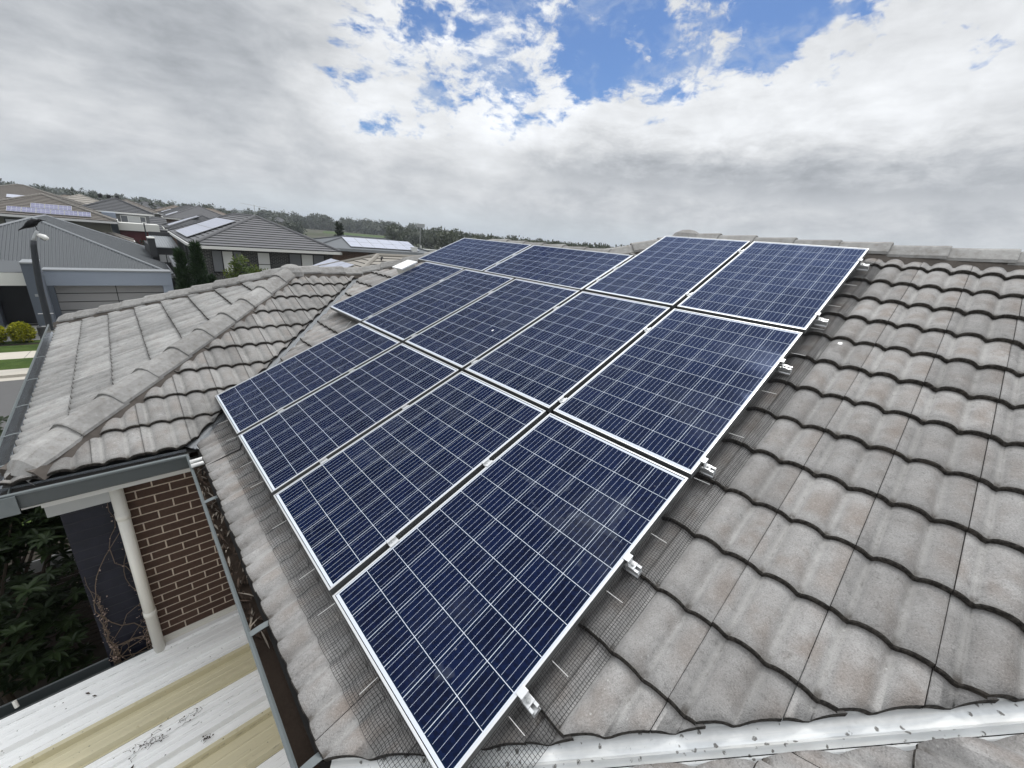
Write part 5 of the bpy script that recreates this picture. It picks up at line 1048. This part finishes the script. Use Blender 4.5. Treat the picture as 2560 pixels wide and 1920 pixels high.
# ---------------------------------------------------------------- distant woodland and hills
rg=np.random.RandomState(9); Vs=[];Rs=[]; tk_=MB(); core=MB(); ICO=bmesh.new(); bmesh.ops.create_icosphere(ICO,subdivisions=2,radius=1.); IV=np.array([v_.co[:] for v_ in ICO.verts]); IF=[tuple(q.index for q in f.verts) for f in ICO.faces]; ICO.free()
def wood(n,rng,az0,az1,h0,h1,zb,nl,lsz):
    for _ in range(n):
        az=R(rg.uniform(az0,az1)); rr=rg.uniform(*rng); x=-.5+rr*math.sin(az); y=-.65+rr*math.cos(az); h=rg.uniform(h0,h1)*rg.choice([.85,1,1,1,1.06]); r=h*rg.uniform(.26,.42); z0=zb(az,rr); tone=rg.rand()
        for c,r3,k in (((0,0,h*.60),(r*.9,r*.9,h*.34),nl),((r*.5,-r*.4,h*.38),(r*.8,r*.8,h*.30),nl//2),((-r*.5,r*.2,h*.42),(r*.7,r*.7,h*.28),nl//2),((rg.normal(0,r*.4),rg.normal(0,r*.4),h*.80),(r*.55,r*.55,h*.12),nl//3)):
            cc=np.array((x+c[0],y+c[1],z0+c[2])); cs=ell(cc,r3,k,rg,.72)
            V,r_=leaves(cs,lsz*1.25,14,lsz*1.5,.6,.2,0,rg); Vs.append(V); Rs.append(r_*.5+tone*.5)
            nz=1+.22*np.sin(IV@rg.normal(0,3,3)+rg.rand()*6)+.15*np.sin(IV@rg.normal(0,6,3)); core.add(cc+IV*nz[:,None]*np.array(r3)*.62,IF,0,tone*.4)
        if rg.rand()<.35 and rr<210: tk_.tube([(x,y,z0),(x+rg.normal(0,.3),y,z0+h*.55),(x+rg.normal(0,.6),y,z0+h*.9)],[.20,.14,.05],5)
flat=lambda az,rr: GZ-.8
rise=lambda az,rr: GZ-1.6+max(0,(20-math.degrees(az)))*.24*rr/600.
wood(120,(118,165),34,82,7.0,8.8,flat,26,.48); wood(90,(165,230),27,84,8.2,10.,flat,20,.62)
wood(55,(400,440),12,31,11.5,14.5,flat,12,1.0)
wood(30,(112,140),44,60,6.4,8.6,flat,28,.42)
wood(80,(230,275),-14,18,6.5,8.0,rise,10,.8); wood(90,(395,440),-14,44,8.,10.,rise,9,1.1); wood(190,(430,800),-18,84,8,10.5,rise,7,1.7)
woods=leafobj('distant_woodland',np.concatenate(Vs),np.concatenate(Rs),'leaf_gum'); tag(woods,kind='stuff',label='band of gum woodland stretching along the horizon',cat='woodland')
tag(core.build('woodland_mass','leaf_gum',fix=False,smooth=True),label='inner mass of the woodland along the horizon',cat='woodland',kind='stuff')
tag(tk_.build('woodland_trunks','bark',fix=False),label='pale trunks standing in the woodland band',cat='woodland',kind='stuff')
mb=MB(); na,nr_=150,9; P=[]
for i in range(na+1):
    az=R(-40+150*i/na)
    for j in range(nr_+1):
        rr=600+j*j*12.; a=math.degrees(az); hb_=(max(0,20-a)*.42+3+3*math.sin(a*.35+j*.3)+2*math.sin(a*.13))*(rr/900.) + 1.2*math.sin(a*2.1+j*1.7)*(rr/900.)
        P.append((rr*math.sin(az),rr*math.cos(az),GZ-2+min(max(hb_,0),32.)*(1 if a<60 else .7)))
mb.add(P,[(i*(nr_+1)+j,(i+1)*(nr_+1)+j,(i+1)*(nr_+1)+j+1,i*(nr_+1)+j+1) for i in range(na) for j in range(nr_)]); struct('hills',mb,'hills',smooth=True)
# ---------------------------------------------------------------- the air
hm=bpy.data.materials.new('haze_air'); hm.use_nodes=True; nt=hm.node_tree; nt.nodes.remove(nt.nodes['Principled BSDF']); vn=nt.nodes.new('ShaderNodeVolumePrincipled'); vn.inputs['Color'].default_value=(.86,.92,1.,1); vn.inputs['Density'].default_value=.0004; vn.inputs['Anisotropy'].default_value=.1; nt.links.new(vn.outputs[0],nt.nodes['Material Output'].inputs['Volume'])
M['haze_air']=hm; mb=MB(); mb.box(-4300,4300,-4300,4300,-7.5,34.); tag(mb.build('haze','haze_air'),kind='stuff')
